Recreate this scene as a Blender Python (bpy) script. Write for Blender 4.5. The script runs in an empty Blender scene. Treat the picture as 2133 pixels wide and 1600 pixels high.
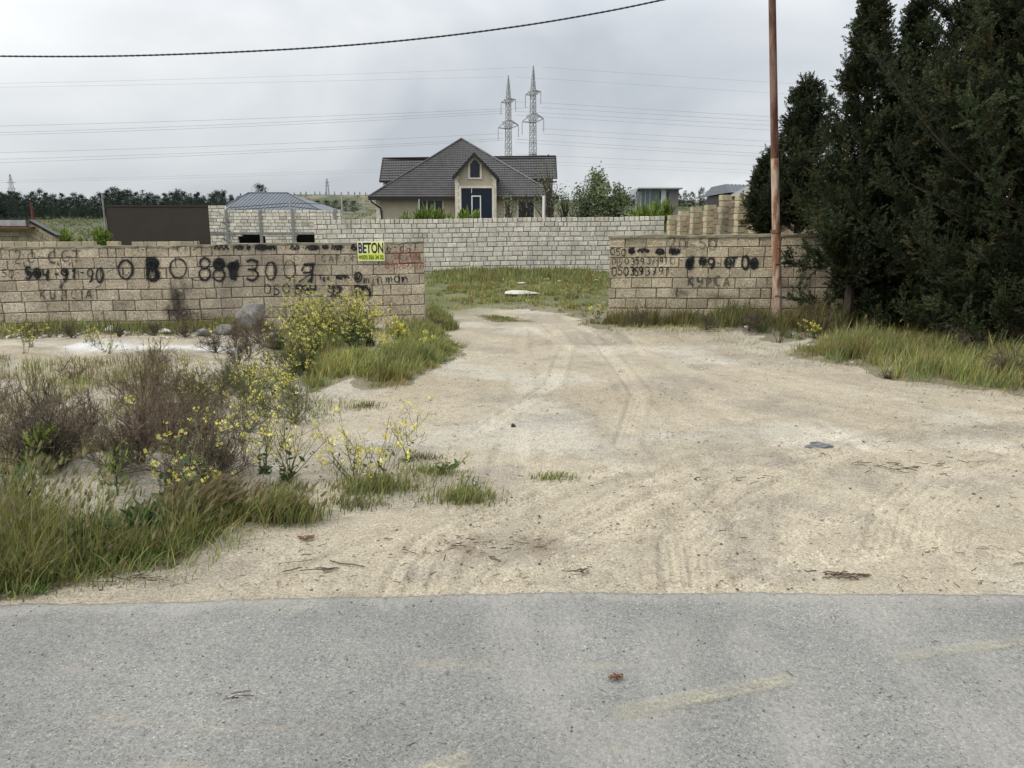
import bpy, bmesh, math, random
import numpy as np
from mathutils import Vector, Matrix
R = math.radians
rng = np.random.default_rng(7)
random.seed(7)
S = bpy.context.scene
COL = S.collection

# ------------------------------------------------------------------ camera
EYE = 1.85; PITCH = math.atan(325/1600.0); FPX = 1600.0
cam_d = bpy.data.cameras.new('camera'); cam = bpy.data.objects.new('camera', cam_d); COL.objects.link(cam)
cam.location = (0, 0, EYE); cam.rotation_euler = (R(90)-PITCH, 0, 0)
cam_d.sensor_width = 36; cam_d.lens = 36*FPX/2133.0; cam_d.clip_start = .05; cam_d.clip_end = 6000
S.camera = cam
# ------------------------------------------------------------------ sky and sun
SUN_EL = R(44); SUN_AZ = R(-112)     # azimuth from +Y, negative = left
w = bpy.data.worlds.new('World'); S.world = w; w.use_nodes = True
nt = w.node_tree; nt.nodes.clear()
def N(t, **k):
    n = nt.nodes.new(t)
    for a, b in k.items(): setattr(n, a, b)
    return n
out = N('ShaderNodeOutputWorld'); bg = N('ShaderNodeBackground'); bg.inputs[1].default_value = .12
sky = N('ShaderNodeTexSky'); sky.sky_type = 'NISHITA'; sky.sun_disc = False
sky.sun_elevation = SUN_EL; sky.sun_rotation = SUN_AZ; sky.air_density = 1.2; sky.dust_density = 2.5
tc = N('ShaderNodeTexCoord'); sp = N('ShaderNodeSeparateXYZ'); nt.links.new(tc.outputs['Generated'], sp.inputs[0])
mx = N('ShaderNodeMath', operation='MAXIMUM'); nt.links.new(sp.outputs[2], mx.inputs[0]); mx.inputs[1].default_value = 0.0
ad = N('ShaderNodeMath', operation='ADD'); nt.links.new(mx.outputs[0], ad.inputs[0]); ad.inputs[1].default_value = .42
dx = N('ShaderNodeMath', operation='DIVIDE'); nt.links.new(sp.outputs[0], dx.inputs[0]); nt.links.new(ad.outputs[0], dx.inputs[1])
dy = N('ShaderNodeMath', operation='DIVIDE'); nt.links.new(sp.outputs[1], dy.inputs[0]); nt.links.new(ad.outputs[0], dy.inputs[1])
cb = N('ShaderNodeCombineXYZ'); nt.links.new(dx.outputs[0], cb.inputs[0]); nt.links.new(dy.outputs[0], cb.inputs[1]); cb.inputs[2].default_value = 3.7
nz = N('ShaderNodeTexNoise'); nz.inputs['Scale'].default_value = 1.25; nz.inputs['Detail'].default_value = 7; nz.inputs['Roughness'].default_value = .47; nz.inputs['Distortion'].default_value = .35
nt.links.new(cb.outputs[0], nz.inputs['Vector'])
cr = N('ShaderNodeValToRGB'); nt.links.new(nz.outputs[0], cr.inputs[0])
e = cr.color_ramp.elements
e[0].position = .33; e[0].color = (.57, .61, .665, 1)
e[1].position = .66; e[1].color = (1.12, 1.13, 1.13, 1)
x = e.new(.50); x.color = (.78, .815, .85, 1)
sc = N('ShaderNodeVectorMath', operation='SCALE'); nt.links.new(cr.outputs[0], sc.inputs[0]); 
zr_ = N('ShaderNodeMapRange'); nt.links.new(sp.outputs[2], zr_.inputs[0]); zr_.inputs[1].default_value = .22; zr_.inputs[2].default_value = .85; zr_.inputs[3].default_value = 5.05; zr_.inputs[4].default_value = 12.6
nt.links.new(zr_.outputs[0], sc.inputs['Scale'])
mixw = N('ShaderNodeMix', data_type='RGBA'); mixw.inputs[0].default_value = .93
nt.links.new(sky.outputs[0], mixw.inputs[6]); nt.links.new(sc.outputs[0], mixw.inputs[7])
nt.links.new(mixw.outputs[2], bg.inputs[0]); nt.links.new(bg.outputs[0], out.inputs[0])
sun_d = bpy.data.lights.new('sun', 'SUN'); sun_d.energy = 1.5; sun_d.angle = R(11); sun_d.color = (1, .955, .89)
sun = bpy.data.objects.new('sun', sun_d); COL.objects.link(sun)
sd = Vector((math.sin(SUN_AZ)*math.cos(SUN_EL), math.cos(SUN_AZ)*math.cos(SUN_EL), math.sin(SUN_EL)))
sun.rotation_euler = sd.to_track_quat('Z', 'Y').to_euler(); sun.location = sd*50
S.view_settings.view_transform = 'Standard'; S.view_settings.look = 'None'; S.view_settings.gamma = 1
S.view_settings.exposure = 0.62
S.render.engine = 'CYCLES'

# ------------------------------------------------------------------ helpers
def ray(px, py):
    u = (np.asarray(px, float)-1066.5)/FPX; v = (800-np.asarray(py, float))/FPX
    c, s = math.cos(PITCH), math.sin(PITCH)
    return np.stack(np.broadcast_arrays(u, c+v*s, -s+v*c), -1)
def P(px, py, Y):
    """world point seen at a pixel, on the vertical plane at distance Y"""
    r = ray(px, py); return np.array([0, 0, EYE]) + r*(Y/r[..., 1:2])
_T = rng.random((512, 512))
def vn(x, y):
    x = np.asarray(x, float); y = np.asarray(y, float)
    xi = np.floor(x).astype(int); yi = np.floor(y).astype(int); fx = x-xi; fy = y-yi
    fx = fx*fx*(3-2*fx); fy = fy*fy*(3-2*fy)
    a = _T[xi % 512, yi % 512]; b = _T[(xi+1) % 512, yi % 512]; c = _T[xi % 512, (yi+1) % 512]; d = _T[(xi+1) % 512, (yi+1) % 512]
    return (a*(1-fx)+b*fx)*(1-fy)+(c*(1-fx)+d*fx)*fy
def fbm(x, y, o=4, s=1.0):
    r = 0; a = .5; t = 0
    for i in range(o):
        r = r+a*vn(x*s+17.3*i, y*s+9.1*i); t += a; a *= .5; s *= 2.03
    return r/t
def sst(a, b, x):
    t = np.clip((x-a)/(b-a), 0, 1); return t*t*(3-2*t)
def bump2(x, y, cx, cy, rx, ry, h): return h*np.exp(-((x-cx)/rx)**2-((y-cy)/ry)**2)
def gz(x, y):
    x = np.asarray(x, float); y = np.asarray(y, float)
    z = 0.05*(fbm(x, y, 3, .5)-.5)*sst(3.9, 6, y)
    left = sst(-.25, -.42, x/np.maximum(y, 1))*sst(3.7, 4.8, y)*(1-sst(13.5, 14.3, y))
    z = z+left*(.05+.20*(fbm(x+3, y, 3, .9)-.42))
    z = z+bump2(x, y, -2.95, 5.15, .55, .45, .20)+bump2(x, y, -1.7, 9.3, 1.0, .9, .12)+bump2(x, y, -2.1, 12.7, 1.2, .8, .10)
    z = z+bump2(x, y, 5.6, 10.6, 1.6, .8, .12)+bump2(x, y, 4.5, 13.6, 3, .7, .10)
    z = z+(.10*(fbm(x, y, 3, .35)-.4))*sst(15, 19, y)*(1-sst(60, 90, y))
    az = x/np.maximum(y, 1)
    A = 10+6.3*sst(-.42, -.28, az)-2.2*sst(-.15, .1, az)+1.2*(fbm(az*9+5, y*.004, 3)-.5)
    t = np.clip((y-90)/260, 0, 1.0)
    z = z+A*t**1.6+ .5*(fbm(x, y, 3, .03)-.5)*sst(80, 140, y)*2
    return z
def G(px, py):
    """ground point under a pixel"""
    r = ray(px, py); t = EYE/-np.minimum(r[..., 2], -1e-3)
    o = np.array([0, 0, EYE])
    for _ in range(8):
        p = o+r*t[..., None] if r.ndim > 1 else o+r*t
        t = (EYE-gz(p[..., 0], p[..., 1]))/-r[..., 2]
    p = o+r*t[..., None] if r.ndim > 1 else o+r*t
    p[..., 2] = gz(p[..., 0], p[..., 1]); return p
LOC = {}
def props(o, label=None, cat=None, group=None, kind=None):
    if label: o['label'] = label
    if cat: o['category'] = cat
    if group: o['group'] = group
    if kind: o['kind'] = kind
    return o
def thing(name, label, cat, loc, group=None):
    o = bpy.data.objects.new(name, None); COL.objects.link(o); o.location = tuple(float(v) for v in loc)
    o.empty_display_size = .2; LOC[o.name] = np.array(loc, float)
    return props(o, label, cat, group)
def obj(name, V, F, mat, parent=None, loc=None, tint=None, smooth=False, attrs=None):
    """V (n,3) world coordinates, F (m,k) array or list of faces"""
    V = np.asarray(V, float).reshape(-1, 3)
    if parent is not None: base = LOC[parent.name]
    elif loc is not None: base = np.array(loc, float)
    else: base = np.zeros(3)
    me = bpy.data.meshes.new(name); W = V-base
    if isinstance(F, np.ndarray) and F.ndim == 2:
        k = F.shape[1]; n = len(F)
        me.vertices.add(len(W)); me.vertices.foreach_set('co', W.astype(np.float32).ravel())
        me.loops.add(n*k); me.loops.foreach_set('vertex_index', F.astype(np.int32).ravel())
        me.polygons.add(n); me.polygons.foreach_set('loop_start', np.arange(0, n*k, k, dtype=np.int32))
        me.update(calc_edges=True)
    else:
        me.from_pydata(W.tolist(), [], [list(map(int, f)) for f in F]); me.update()
    if tint is not None:
        T = np.asarray(tint, float)
        if T.ndim == 1: T = np.stack([T, T, T], -1)
        T = np.concatenate([T[:, :3], np.ones((len(T), 1))], 1)
        a = me.color_attributes.new('tint', 'FLOAT_COLOR', 'POINT'); a.data.foreach_set('color', T.astype(np.float32).ravel())
    if attrs:
        for kx, v in attrs.items():
            a = me.attributes.new(kx, 'FLOAT', 'POINT'); a.data.foreach_set('value', np.asarray(v, np.float32))
    if smooth: me.polygons.foreach_set('use_smooth', np.ones(len(me.polygons), bool))
    if mat: me.materials.append(mat)
    o = bpy.data.objects.new(name, me); COL.objects.link(o)
    if parent is not None: o.parent = parent
    else: o.location = tuple(base); LOC[o.name] = base
    return o
class MB:
    """collects simple shapes for ONE mesh"""
    def __init__(s): s.v = []; s.f = []
    def add(s, V, F):
        n = len(s.v); s.v += [tuple(map(float, p)) for p in V]; s.f += [tuple(n+i for i in f) for f in F]; return s
    def box(s, c0, c1):
        x0, y0, z0 = np.minimum(c0, c1); x1, y1, z1 = np.maximum(c0, c1)
        return s.add([(x0,y0,z0),(x1,y0,z0),(x1,y1,z0),(x0,y1,z0),(x0,y0,z1),(x1,y0,z1),(x1,y1,z1),(x0,y1,z1)],
                     [(0,3,2,1),(4,5,6,7),(0,1,5,4),(1,2,6,5),(2,3,7,6),(3,0,4,7)])
    def tube(s, pts, rad, k=6, cap=True):
        pts = [np.array(p, float) for p in pts]; n0 = len(s.v); rads = rad if hasattr(rad, '__len__') else [rad]*len(pts)
        ring = []
        for i, p in enumerate(pts):
            d = pts[min(i+1, len(pts)-1)]-pts[max(i-1, 0)]; d = d/(np.linalg.norm(d)+1e-9)
            a = np.cross(d, [0, 0, 1] if abs(d[2]) < .9 else [1, 0, 0]); a /= np.linalg.norm(a); b = np.cross(d, a)
            for j in range(k):
                t = 2*math.pi*j/k; s.v.append(tuple(p+rads[i]*(a*math.cos(t)+b*math.sin(t))))
        for i in range(len(pts)-1):
            for j in range(k):
                q = n0+i*k; s.f.append((q+j, q+(j+1) % k, q+k+(j+1) % k, q+k+j))
        if cap:
            s.f.append(tuple(n0+j for j in range(k))[::-1]); s.f.append(tuple(n0+(len(pts)-1)*k+j for j in range(k)))
        return s
    def prism(s, poly, y0, y1):
        """polygon in XZ extruded along Y"""
        n = len(poly)
        V = [(p[0], y0, p[1]) for p in poly]+[(p[0], y1, p[1]) for p in poly]
        return s.add(V, [tuple(range(n)), tuple(range(n, 2*n))[::-1]]+[(i, i+n, (i+1) % n+n, (i+1) % n) for i in range(n)])
    def build(s, name, mat, parent=None, loc=None, smooth=False): return obj(name, s.v, s.f, mat, parent, loc, smooth=smooth)

# ------------------------------------------------------------------ materials
def newmat(name):
    m = bpy.data.materials.new(name); m.use_nodes = True; t = m.node_tree; t.nodes.clear()
    o = t.nodes.new('ShaderNodeOutputMaterial'); b = t.nodes.new('ShaderNodeBsdfPrincipled')
    t.links.new(b.outputs[0], o.inputs[0]); b.inputs['Specular IOR Level'].default_value = .25
    return m, t, b, o
def noise_node(t, scale, detail=4, rough=.55, coord=None, stretch=None, dist=0):
    n = t.nodes.new('ShaderNodeTexNoise'); n.inputs['Scale'].default_value = scale; n.inputs['Detail'].default_value = detail
    n.inputs['Roughness'].default_value = rough; n.inputs['Distortion'].default_value = dist
    c = coord if coord is not None else t.nodes.new('ShaderNodeTexCoord').outputs['Object']
    if stretch:
        mp = t.nodes.new('ShaderNodeMapping'); mp.inputs['Scale'].default_value = stretch
        t.links.new(c, mp.inputs[0]); c = mp.outputs[0]
    t.links.new(c, n.inputs['Vector']); return n.outputs[0]
def ramp(t, fac, stops):
    r = t.nodes.new('ShaderNodeValToRGB'); t.links.new(fac, r.inputs[0]); el = r.color_ramp.elements
    while len(el) < len(stops): el.new(.5)
    for e_, (p, c) in zip(el, stops):
        e_.position = p; e_.color = (*c, 1) if len(c) == 3 else c
    return r.outputs[0]
def mixc(t, a, b, fac, mode='MIX'):
    m = t.nodes.new('ShaderNodeMix'); m.data_type = 'RGBA'; m.blend_type = mode
    for s_, v in ((0, fac), (6, a), (7, b)):
        if isinstance(v, (int, float)): m.inputs[s_].default_value = v
        elif isinstance(v, tuple): m.inputs[s_].default_value = (*v, 1)
        else: t.links.new(v, m.inputs[s_])
    return m.outputs[2]
def mat(name, c1, c2=None, scale=8, rough=.85, bump=0, bscale=None, tint=False, metallic=0, stretch=None, detail=5, lo=.35, hi=.65, spec=.25, trans=0, bdist=.02):
    m, t, b, o = newmat(name)
    c2 = c2 or tuple(v*.8 for v in c1)
    co = t.nodes.new('ShaderNodeTexCoord').outputs['Object']
    n = noise_node(t, scale, detail, .6, co, stretch); c = ramp(t, n, [(lo, c1), (hi, c2)])
    if tint:
        a = t.nodes.new('ShaderNodeVertexColor'); a.layer_name = 'tint'; c = mixc(t, c, a.outputs[0], 1.0, 'MULTIPLY')
    t.links.new(c, b.inputs['Base Color']); b.inputs['Roughness'].default_value = rough; b.inputs['Metallic'].default_value = metallic
    b.inputs['Specular IOR Level'].default_value = spec
    if bump:
        n2 = noise_node(t, bscale or scale*4, 5, .65, co, stretch); bp = t.nodes.new('ShaderNodeBump'); bp.inputs['Strength'].default_value = bump
        bp.inputs['Distance'].default_value = bdist; t.links.new(n2, bp.inputs['Height']); t.links.new(bp.outputs[0], b.inputs['Normal'])
    if trans:
        tr = t.nodes.new('ShaderNodeBsdfTranslucent'); t.links.new(c, tr.inputs[0]); mx_ = t.nodes.new('ShaderNodeMixShader'); mx_.inputs[0].default_value = trans
        t.links.new(b.outputs[0], mx_.inputs[1]); t.links.new(tr.outputs[0], mx_.inputs[2]); t.links.new(mx_.outputs[0], o.inputs[0])
    return m
def grain(t, co, scale, stops):
    v = t.nodes.new('ShaderNodeTexVoronoi'); v.inputs['Scale'].default_value = scale; t.links.new(co, v.inputs['Vector'])
    sx = t.nodes.new('ShaderNodeSeparateXYZ'); t.links.new(v.outputs['Color'], sx.inputs[0]); return ramp(t, sx.outputs[0], stops)
def stone_mat(name, c1, c2, c3, bump=.6, wear=(.16, .14, .11)):
    """shelly limestone block: coarse speckle, blotches, per-block tint"""
    m, t, b, o = newmat(name); co = t.nodes.new('ShaderNodeTexCoord').outputs['Object']
    a = t.nodes.new('ShaderNodeVertexColor'); a.layer_name = 'tint'
    n1 = noise_node(t, 3.0, 5, .6, co); n2 = noise_node(t, 38, 4, .7, co)
    c = ramp(t, n1, [(.3, c1), (.55, c2), (.75, c3)])
    sp_ = ramp(t, n2, [(.36, (.52,.50,.48)), (.46, (.90,.90,.90)), (.53, (1.05,1.05,1.05)), (.62, (1.28,1.28,1.26))])
    c = mixc(t, c, sp_, 1.0, 'MULTIPLY'); c = mixc(t, c, grain(t, co, 55, [(0, (.72,.70,.68)), (.3, (.97,.97,.97)), (.8, (1.06,1.06,1.06)), (1, (1.3,1.3,1.28))]), 1.0, 'MULTIPLY'); c = mixc(t, c, a.outputs[0], 1.0, 'MULTIPLY')
    n3 = noise_node(t, .9, 6, .65, co, (1, 1, .6)); d = ramp(t, n3, [(.50, (0, 0, 0)), (.72, (.75, .75, .75))])
    c = mixc(t, c, wear, d)
    t.links.new(c, b.inputs['Base Color']); b.inputs['Roughness'].default_value = .95; b.inputs['Specular IOR Level'].default_value = .1
    n4 = noise_node(t, 55, 4, .7, co); bp = t.nodes.new('ShaderNodeBump'); bp.inputs['Strength'].default_value = bump; bp.inputs['Distance'].default_value = .015
    t.links.new(n4, bp.inputs['Height']); t.links.new(bp.outputs[0], b.inputs['Normal']); return m
def soft_mat(name, c, cut=.35, scale=30):
    """thin paint or soot: fades with the attribute alpha and lets the stone through"""
    m, t, b, o = newmat(name); co = t.nodes.new('ShaderNodeTexCoord').outputs['Object']
    b.inputs['Base Color'].default_value = (*c, 1); b.inputs['Roughness'].default_value = .8
    a = t.nodes.new('ShaderNodeAttribute'); a.attribute_name = 'alpha'
    n = noise_node(t, scale, 4, .7, co); r = ramp(t, n, [(cut, (0, 0, 0)), (cut+.22, (1, 1, 1))])
    mu = t.nodes.new('ShaderNodeMath'); mu.operation = 'MULTIPLY'; t.links.new(a.outputs['Fac'], mu.inputs[0]); t.links.new(r, mu.inputs[1])
    tr = t.nodes.new('ShaderNodeBsdfTransparent'); ms = t.nodes.new('ShaderNodeMixShader')
    t.links.new(mu.outputs[0], ms.inputs[0]); t.links.new(tr.outputs[0], ms.inputs[1]); t.links.new(b.outputs[0], ms.inputs[2]); t.links.new(ms.outputs[0], o.inputs[0])
    return m
M = {}
M['stone_left'] = stone_mat('shelly limestone', (.33,.283,.21), (.42,.362,.275), (.515,.45,.345))
M['stone_right'] = stone_mat('yellow limestone', (.33,.285,.20), (.41,.355,.255), (.47,.415,.31))
M['stone_white'] = stone_mat('pale limestone', (.47,.445,.385), (.58,.55,.48), (.69,.665,.60), .4, (.30,.29,.26))
M['mortar'] = mat('mortar', (.10,.087,.068), (.155,.135,.107), 12, .95, .5)
M['mortar_pale'] = mat('pale mortar', (.15,.143,.12), (.22,.21,.175), 9, .95, .5)
M['coping'] = mat('lichen coping', (.20,.18,.13), (.13,.125,.08), 5, .95, .7, 40)
M['concrete'] = mat('raw concrete', (.24,.24,.235), (.16,.16,.158), 4, .9, .3)
M['paint_black'] = soft_mat('black spray paint', (.016,.017,.019), .20)
M['paint_grey'] = soft_mat('faded grey paint', (.055,.05,.045), .32)
M['paint_red'] = soft_mat('red spray paint', (.33,.055,.045), .34)
M['soot'] = soft_mat('soot', (.035,.025,.02), .30, 14)
M['rust'] = mat('rusty flaking paint', (.185,.115,.082), (.07,.028,.018), 6, .8, .6, 30, stretch=(1,1,.22), lo=.4, hi=.58)
M['rust_pale'] = mat('flaked pale paint', (.42,.33,.26), (.20,.09,.05), 9, .8, .6, 30, stretch=(1,1,.25), lo=.42, hi=.6)
M['juniper'] = mat('juniper foliage', (.044,.060,.026), (.024,.035,.015), 1.2, .75, tint=True, trans=.12)
M['bark'] = mat('bark', (.065,.052,.04), (.04,.031,.024), 14, .95, .6, stretch=(1,1,.2))
M['grass'] = mat('grass blades', (.225,.235,.095), (.15,.17,.068), 1.5, .7, tint=True, trans=.3)
M['straw'] = mat('dry seed heads', (.31,.28,.165), (.23,.21,.12), 3, .8, tint=True, trans=.25)
M['twig'] = mat('dry brown twigs', (.145,.122,.088), (.086,.071,.052), 3, .9, tint=True)
M['stem'] = mat('mustard stems', (.16,.18,.075), (.13,.115,.06), 5, .8, tint=True)
M['leaf'] = mat('weed leaves', (.085,.13,.045), (.05,.085,.035), 4, .65, tint=True, trans=.25)
M['flower'] = mat('mustard flowers', (.68,.60,.075), (.64,.60,.16), 6, .6, tint=True, trans=.25)
M['rock'] = mat('pale rubble', (.52,.50,.45), (.36,.345,.30), 6, .95, .8, 22)
M['rock_grey'] = mat('grey boulder', (.20,.197,.175), (.135,.133,.12), 5, .95, .9, 20)
M['steel'] = mat('galvanised lattice steel', (.36,.37,.38), (.29,.30,.31), 2, .6)  # grey lifted so the pylons look paled by haze
M['cable'] = mat('black cable', (.02,.02,.022), (.03,.03,.03), 3, .5)
M['wire'] = mat('aluminium wire', (.24,.25,.27), (.28,.29,.3), 3, .5)
M['tile'] = mat('brown metal roof tiles', (.064,.059,.058), (.046,.042,.042), 1.5, .50, .2, 20, spec=.4)
M['tile_dark'] = mat('dark roof trim', (.018,.016,.016), (.025,.022,.022), 3, .4)
M['render'] = mat('beige wall render', (.40,.35,.27), (.36,.315,.245), 1.4, .9, .15)
M['trim'] = mat('cream stone trim', (.60,.565,.48), (.50,.47,.39), 3, .85)
M['white'] = mat('white frame', (.62,.63,.62), (.55,.56,.55), 3, .5)
M['glass'] = mat('dark blue glass', (.008,.013,.024), (.012,.019,.032), .8, .2, spec=.35)
M['glass_blue'] = mat('blue tinted entrance glass', (.006,.011,.022), (.009,.015,.028), .8, .35, spec=.25)
M['roof_grey'] = mat('blue grey sheet roof', (.115,.13,.15), (.095,.108,.127), .8, .5)
M['brown_sheet'] = mat('dark brown sheeting', (.040,.033,.027), (.033,.028,.023), .7, .75)
M['pine'] = mat('far pines', (.022,.036,.026), (.034,.050,.034), .5, .9, tint=True)
M['olive'] = mat('olive foliage', (.10,.13,.06), (.15,.17,.095), .8, .8, tint=True, trans=.2)
M['bright_leaf'] = mat('bright green foliage', (.16,.21,.035), (.10,.15,.03), 2, .7, tint=True, trans=.2)
M['dark'] = mat('black opening shade', (.004,.004,.004), (.006,.006,.006), 2, .9)
M['sign_white'] = mat('sign white', (.78,.80,.62), (.74,.76,.56), 9, .4)
M['sign_yellow'] = mat('sign yellow', (.62,.70,.10), (.58,.64,.08), 9, .4)
M['ink'] = mat('black lettering', (.008,.008,.008), (.012,.012,.012), 5, .5)
M['ink_green'] = mat('dark green lettering', (.03,.07,.015), (.04,.08,.02), 5, .5)
M['debris'] = mat('dry brown litter', (.12,.085,.055), (.07,.05,.035), 20, .9)
M['debris_red'] = mat('rust brown leaf', (.17,.085,.04), (.09,.045,.025), 20, .8)
M['plastic'] = mat('crumpled grey plastic', (.17,.175,.18), (.11,.115,.12), 25, .4, .5, 60, spec=.5)

# ground
def ground_mat():
    m, t, b, o = newmat('sandy ground'); co = t.nodes.new('ShaderNodeTexCoord').outputs['Object']
    a = t.nodes.new('ShaderNodeVertexColor'); a.layer_name = 'tint'
    n1 = noise_node(t, 1.1, 7, .65, co, (1, 1.1, 1), .6); n2 = noise_node(t, 60, 5, .75, co); n3 = noise_node(t, 7, 6, .72, co)
    c = ramp(t, n1, [(.3, (.90,.90,.90)), (.5, (1,1,1)), (.7, (1.07,1.07,1.07))])
    c2 = ramp(t, n2, [(.33, (.45,.43,.40)), (.43, (.86,.85,.83)), (.50, (1,1,1)), (.58, (1.14,1.14,1.14)), (.68, (1.35,1.35,1.37))])
    c3 = ramp(t, n3, [(.3, (.82,.80,.77)), (.5, (1,1,1)), (.7, (1.08,1.08,1.09))])
    c = mixc(t, c, grain(t, co, 150, [(0, (.45,.42,.38)), (.05, (.85,.84,.82)), (.5, (1,1,1)), (.9, (1.06,1.06,1.06)), (1, (1.35,1.35,1.35))]), 1, 'MULTIPLY')
    c = mixc(t, c, c2, 1, 'MULTIPLY'); c = mixc(t, c, c3, 1, 'MULTIPLY'); c = mixc(t, c, a.outputs[0], 1, 'MULTIPLY')
    v = t.nodes.new('ShaderNodeTexVoronoi'); v.inputs['Scale'].default_value = 26; v.inputs['Randomness'].default_value = 1; t.links.new(co, v.inputs['Vector'])
    vr = ramp(t, v.outputs['Distance'], [(.08, (1,1,1)), (.13, (0,0,0))])
    nn = noise_node(t, 4, 3, .5, co); vm = ramp(t, nn, [(.52, (0,0,0)), (.62, (.75,.75,.75))])
    f = mixc(t, vr, vm, 1, 'MULTIPLY'); c = mixc(t, c, (.16,.14,.115), f)
    t.links.new(c, b.inputs['Base Color']); b.inputs['Roughness'].default_value = .97; b.inputs['Specular IOR Level'].default_value = .08
    h1 = noise_node(t, 70, 6, .75, co); h2 = noise_node(t, 11, 5, .6, co, (1, 1.8, 1))
    b1 = t.nodes.new('ShaderNodeBump'); b1.inputs['Strength'].default_value = .55; b1.inputs['Distance'].default_value = .012; t.links.new(h1, b1.inputs['Height'])
    b2 = t.nodes.new('ShaderNodeBump'); b2.inputs['Strength'].default_value = .5; b2.inputs['Distance'].default_value = .04; t.links.new(h2, b2.inputs['Height'])
    t.links.new(b1.outputs[0], b2.inputs['Normal']); t.links.new(b2.outputs[0], b.inputs['Normal']); return m
def road_mat():
    m, t, b, o = newmat('old dusty asphalt'); co = t.nodes.new('ShaderNodeTexCoord').outputs['Object']
    n1 = noise_node(t, .9, 5, .6, co); c = ramp(t, n1, [(.36, (.172,.169,.158)), (.5, (.196,.193,.181)), (.64, (.228,.223,.206))])
    n2 = noise_node(t, 60, 4, .8, co); s1 = ramp(t, n2, [(.36, (.74,.74,.74)), (.50, (1,1,1)), (.63, (1.22,1.22,1.2))])
    c = mixc(t, c, s1, 1, 'MULTIPLY'); c = mixc(t, c, grain(t, co, 190, [(0, (.36,.36,.36)), (.06, (.80,.80,.80)), (.45, (1.02,1.02,1.02)), (.80, (1.12,1.12,1.1)), (.97, (1.28,1.27,1.24)), (1, (1.8,1.78,1.72))]), 1, 'MULTIPLY')
    # dust tracked out of the lot along two curved wheel paths (stains that lie on the road)
    a = t.nodes.new('ShaderNodeVertexColor'); a.layer_name = 'tint'
    n3 = noise_node(t, 16, 5, .7, co, (3, .7, 1)); n3r = ramp(t, n3, [(.35, (.25,.25,.25)), (.6, (1,1,1))])
    f = mixc(t, a.outputs[0], n3r, 1, 'MULTIPLY'); c = mixc(t, c, (.36,.345,.305), f)
    n5 = noise_node(t, 2.1, 4, .6, co, (.5, 2.5, 1)); st = ramp(t, n5, [(.60, (0,0,0)), (.75, (.35,.35,.35))]); c = mixc(t, c, (.36,.31,.22), st)
    v = t.nodes.new('ShaderNodeTexVoronoi'); v.inputs['Scale'].default_value = 14; t.links.new(co, v.inputs['Vector'])
    vr = ramp(t, v.outputs['Distance'], [(.06, (.8,.8,.8)), (.10, (0,0,0))]); nm = noise_node(t, 3, 3, .5, co); vm = ramp(t, nm, [(.5, (0,0,0)), (.6, (1,1,1))])
    c = mixc(t, c, (.05,.05,.052), mixc(t, vr, vm, 1, 'MULTIPLY'))
    t.links.new(c, b.inputs['Base Color']); b.inputs['Roughness'].default_value = .9; b.inputs['Specular IOR Level'].default_value = .15
    h = noise_node(t, 120, 4, .8, co); bp = t.nodes.new('ShaderNodeBump'); bp.inputs['Strength'].default_value = .7; bp.inputs['Distance'].default_value = .006
    t.links.new(h, bp.inputs['Height']); t.links.new(bp.outputs[0], b.inputs['Normal']); return m
M['ground'] = ground_mat(); M['road'] = road_mat()
def worn_mat():
    m, t, b, o = newmat('worn yellow road paint'); co = t.nodes.new('ShaderNodeTexCoord').outputs['Object']
    b.inputs['Base Color'].default_value = (.43,.40,.285,1); b.inputs['Roughness'].default_value = .9
    n = noise_node(t, 55, 5, .85, co); n2 = noise_node(t, 5, 3, .6, co)
    f = ramp(t, n, [(.34, (0,0,0)), (.62, (1,1,1))]); g = ramp(t, n2, [(.3, (.15,.15,.15)), (.6, (1,1,1))])
    a = t.nodes.new('ShaderNodeAttribute'); a.attribute_name = 'alpha'
    k = mixc(t, mixc(t, f, g, 1, 'MULTIPLY'), a.outputs['Color'], 1, 'MULTIPLY')
    tr = t.nodes.new('ShaderNodeBsdfTransparent'); ms = t.nodes.new('ShaderNodeMixShader')
    t.links.new(k, ms.inputs[0]); t.links.new(tr.outputs[0], ms.inputs[1]); t.links.new(b.outputs[0], ms.inputs[2]); t.links.new(ms.outputs[0], o.inputs[0]); return m
M['worn'] = worn_mat()

# ------------------------------------------------------------------ ground sheet
def poly_ground(pts): a = np.array(pts, float); return G(a[:, 0], a[:, 1])[:, :2]
def inside(x, y, poly):
    r = np.zeros(np.shape(x), bool); n = len(poly)
    for i in range(n):
        x0, y0 = poly[i]; x1, y1 = poly[(i+1) % n]
        c = ((y0 > y) != (y1 > y)) & (x < (x1-x0)*(y-y0)/(y1-y0+1e-12)+x0); r ^= c
    return r
def pdist(x, y, pl):
    """distance and arclength along a polyline"""
    best = np.full(np.shape(x), 1e9); sg = np.zeros(np.shape(x)); arc = np.zeros(np.shape(x)); L = 0
    for (x0, y0), (x1, y1) in zip(pl[:-1], pl[1:]):
        dx_, dy_ = x1-x0, y1-y0; l = math.hypot(dx_, dy_); t = np.clip(((x-x0)*dx_+(y-y0)*dy_)/l**2, 0, 1)
        d = np.hypot(x-x0-t*dx_, y-y0-t*dy_); s_ = ((x-x0)*dy_-(y-y0)*dx_)/l; k = d < best
        best = np.where(k, d, best); sg = np.where(k, s_, sg); arc = np.where(k, L+t*l, arc); L += l
    return best, sg, arc
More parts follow.
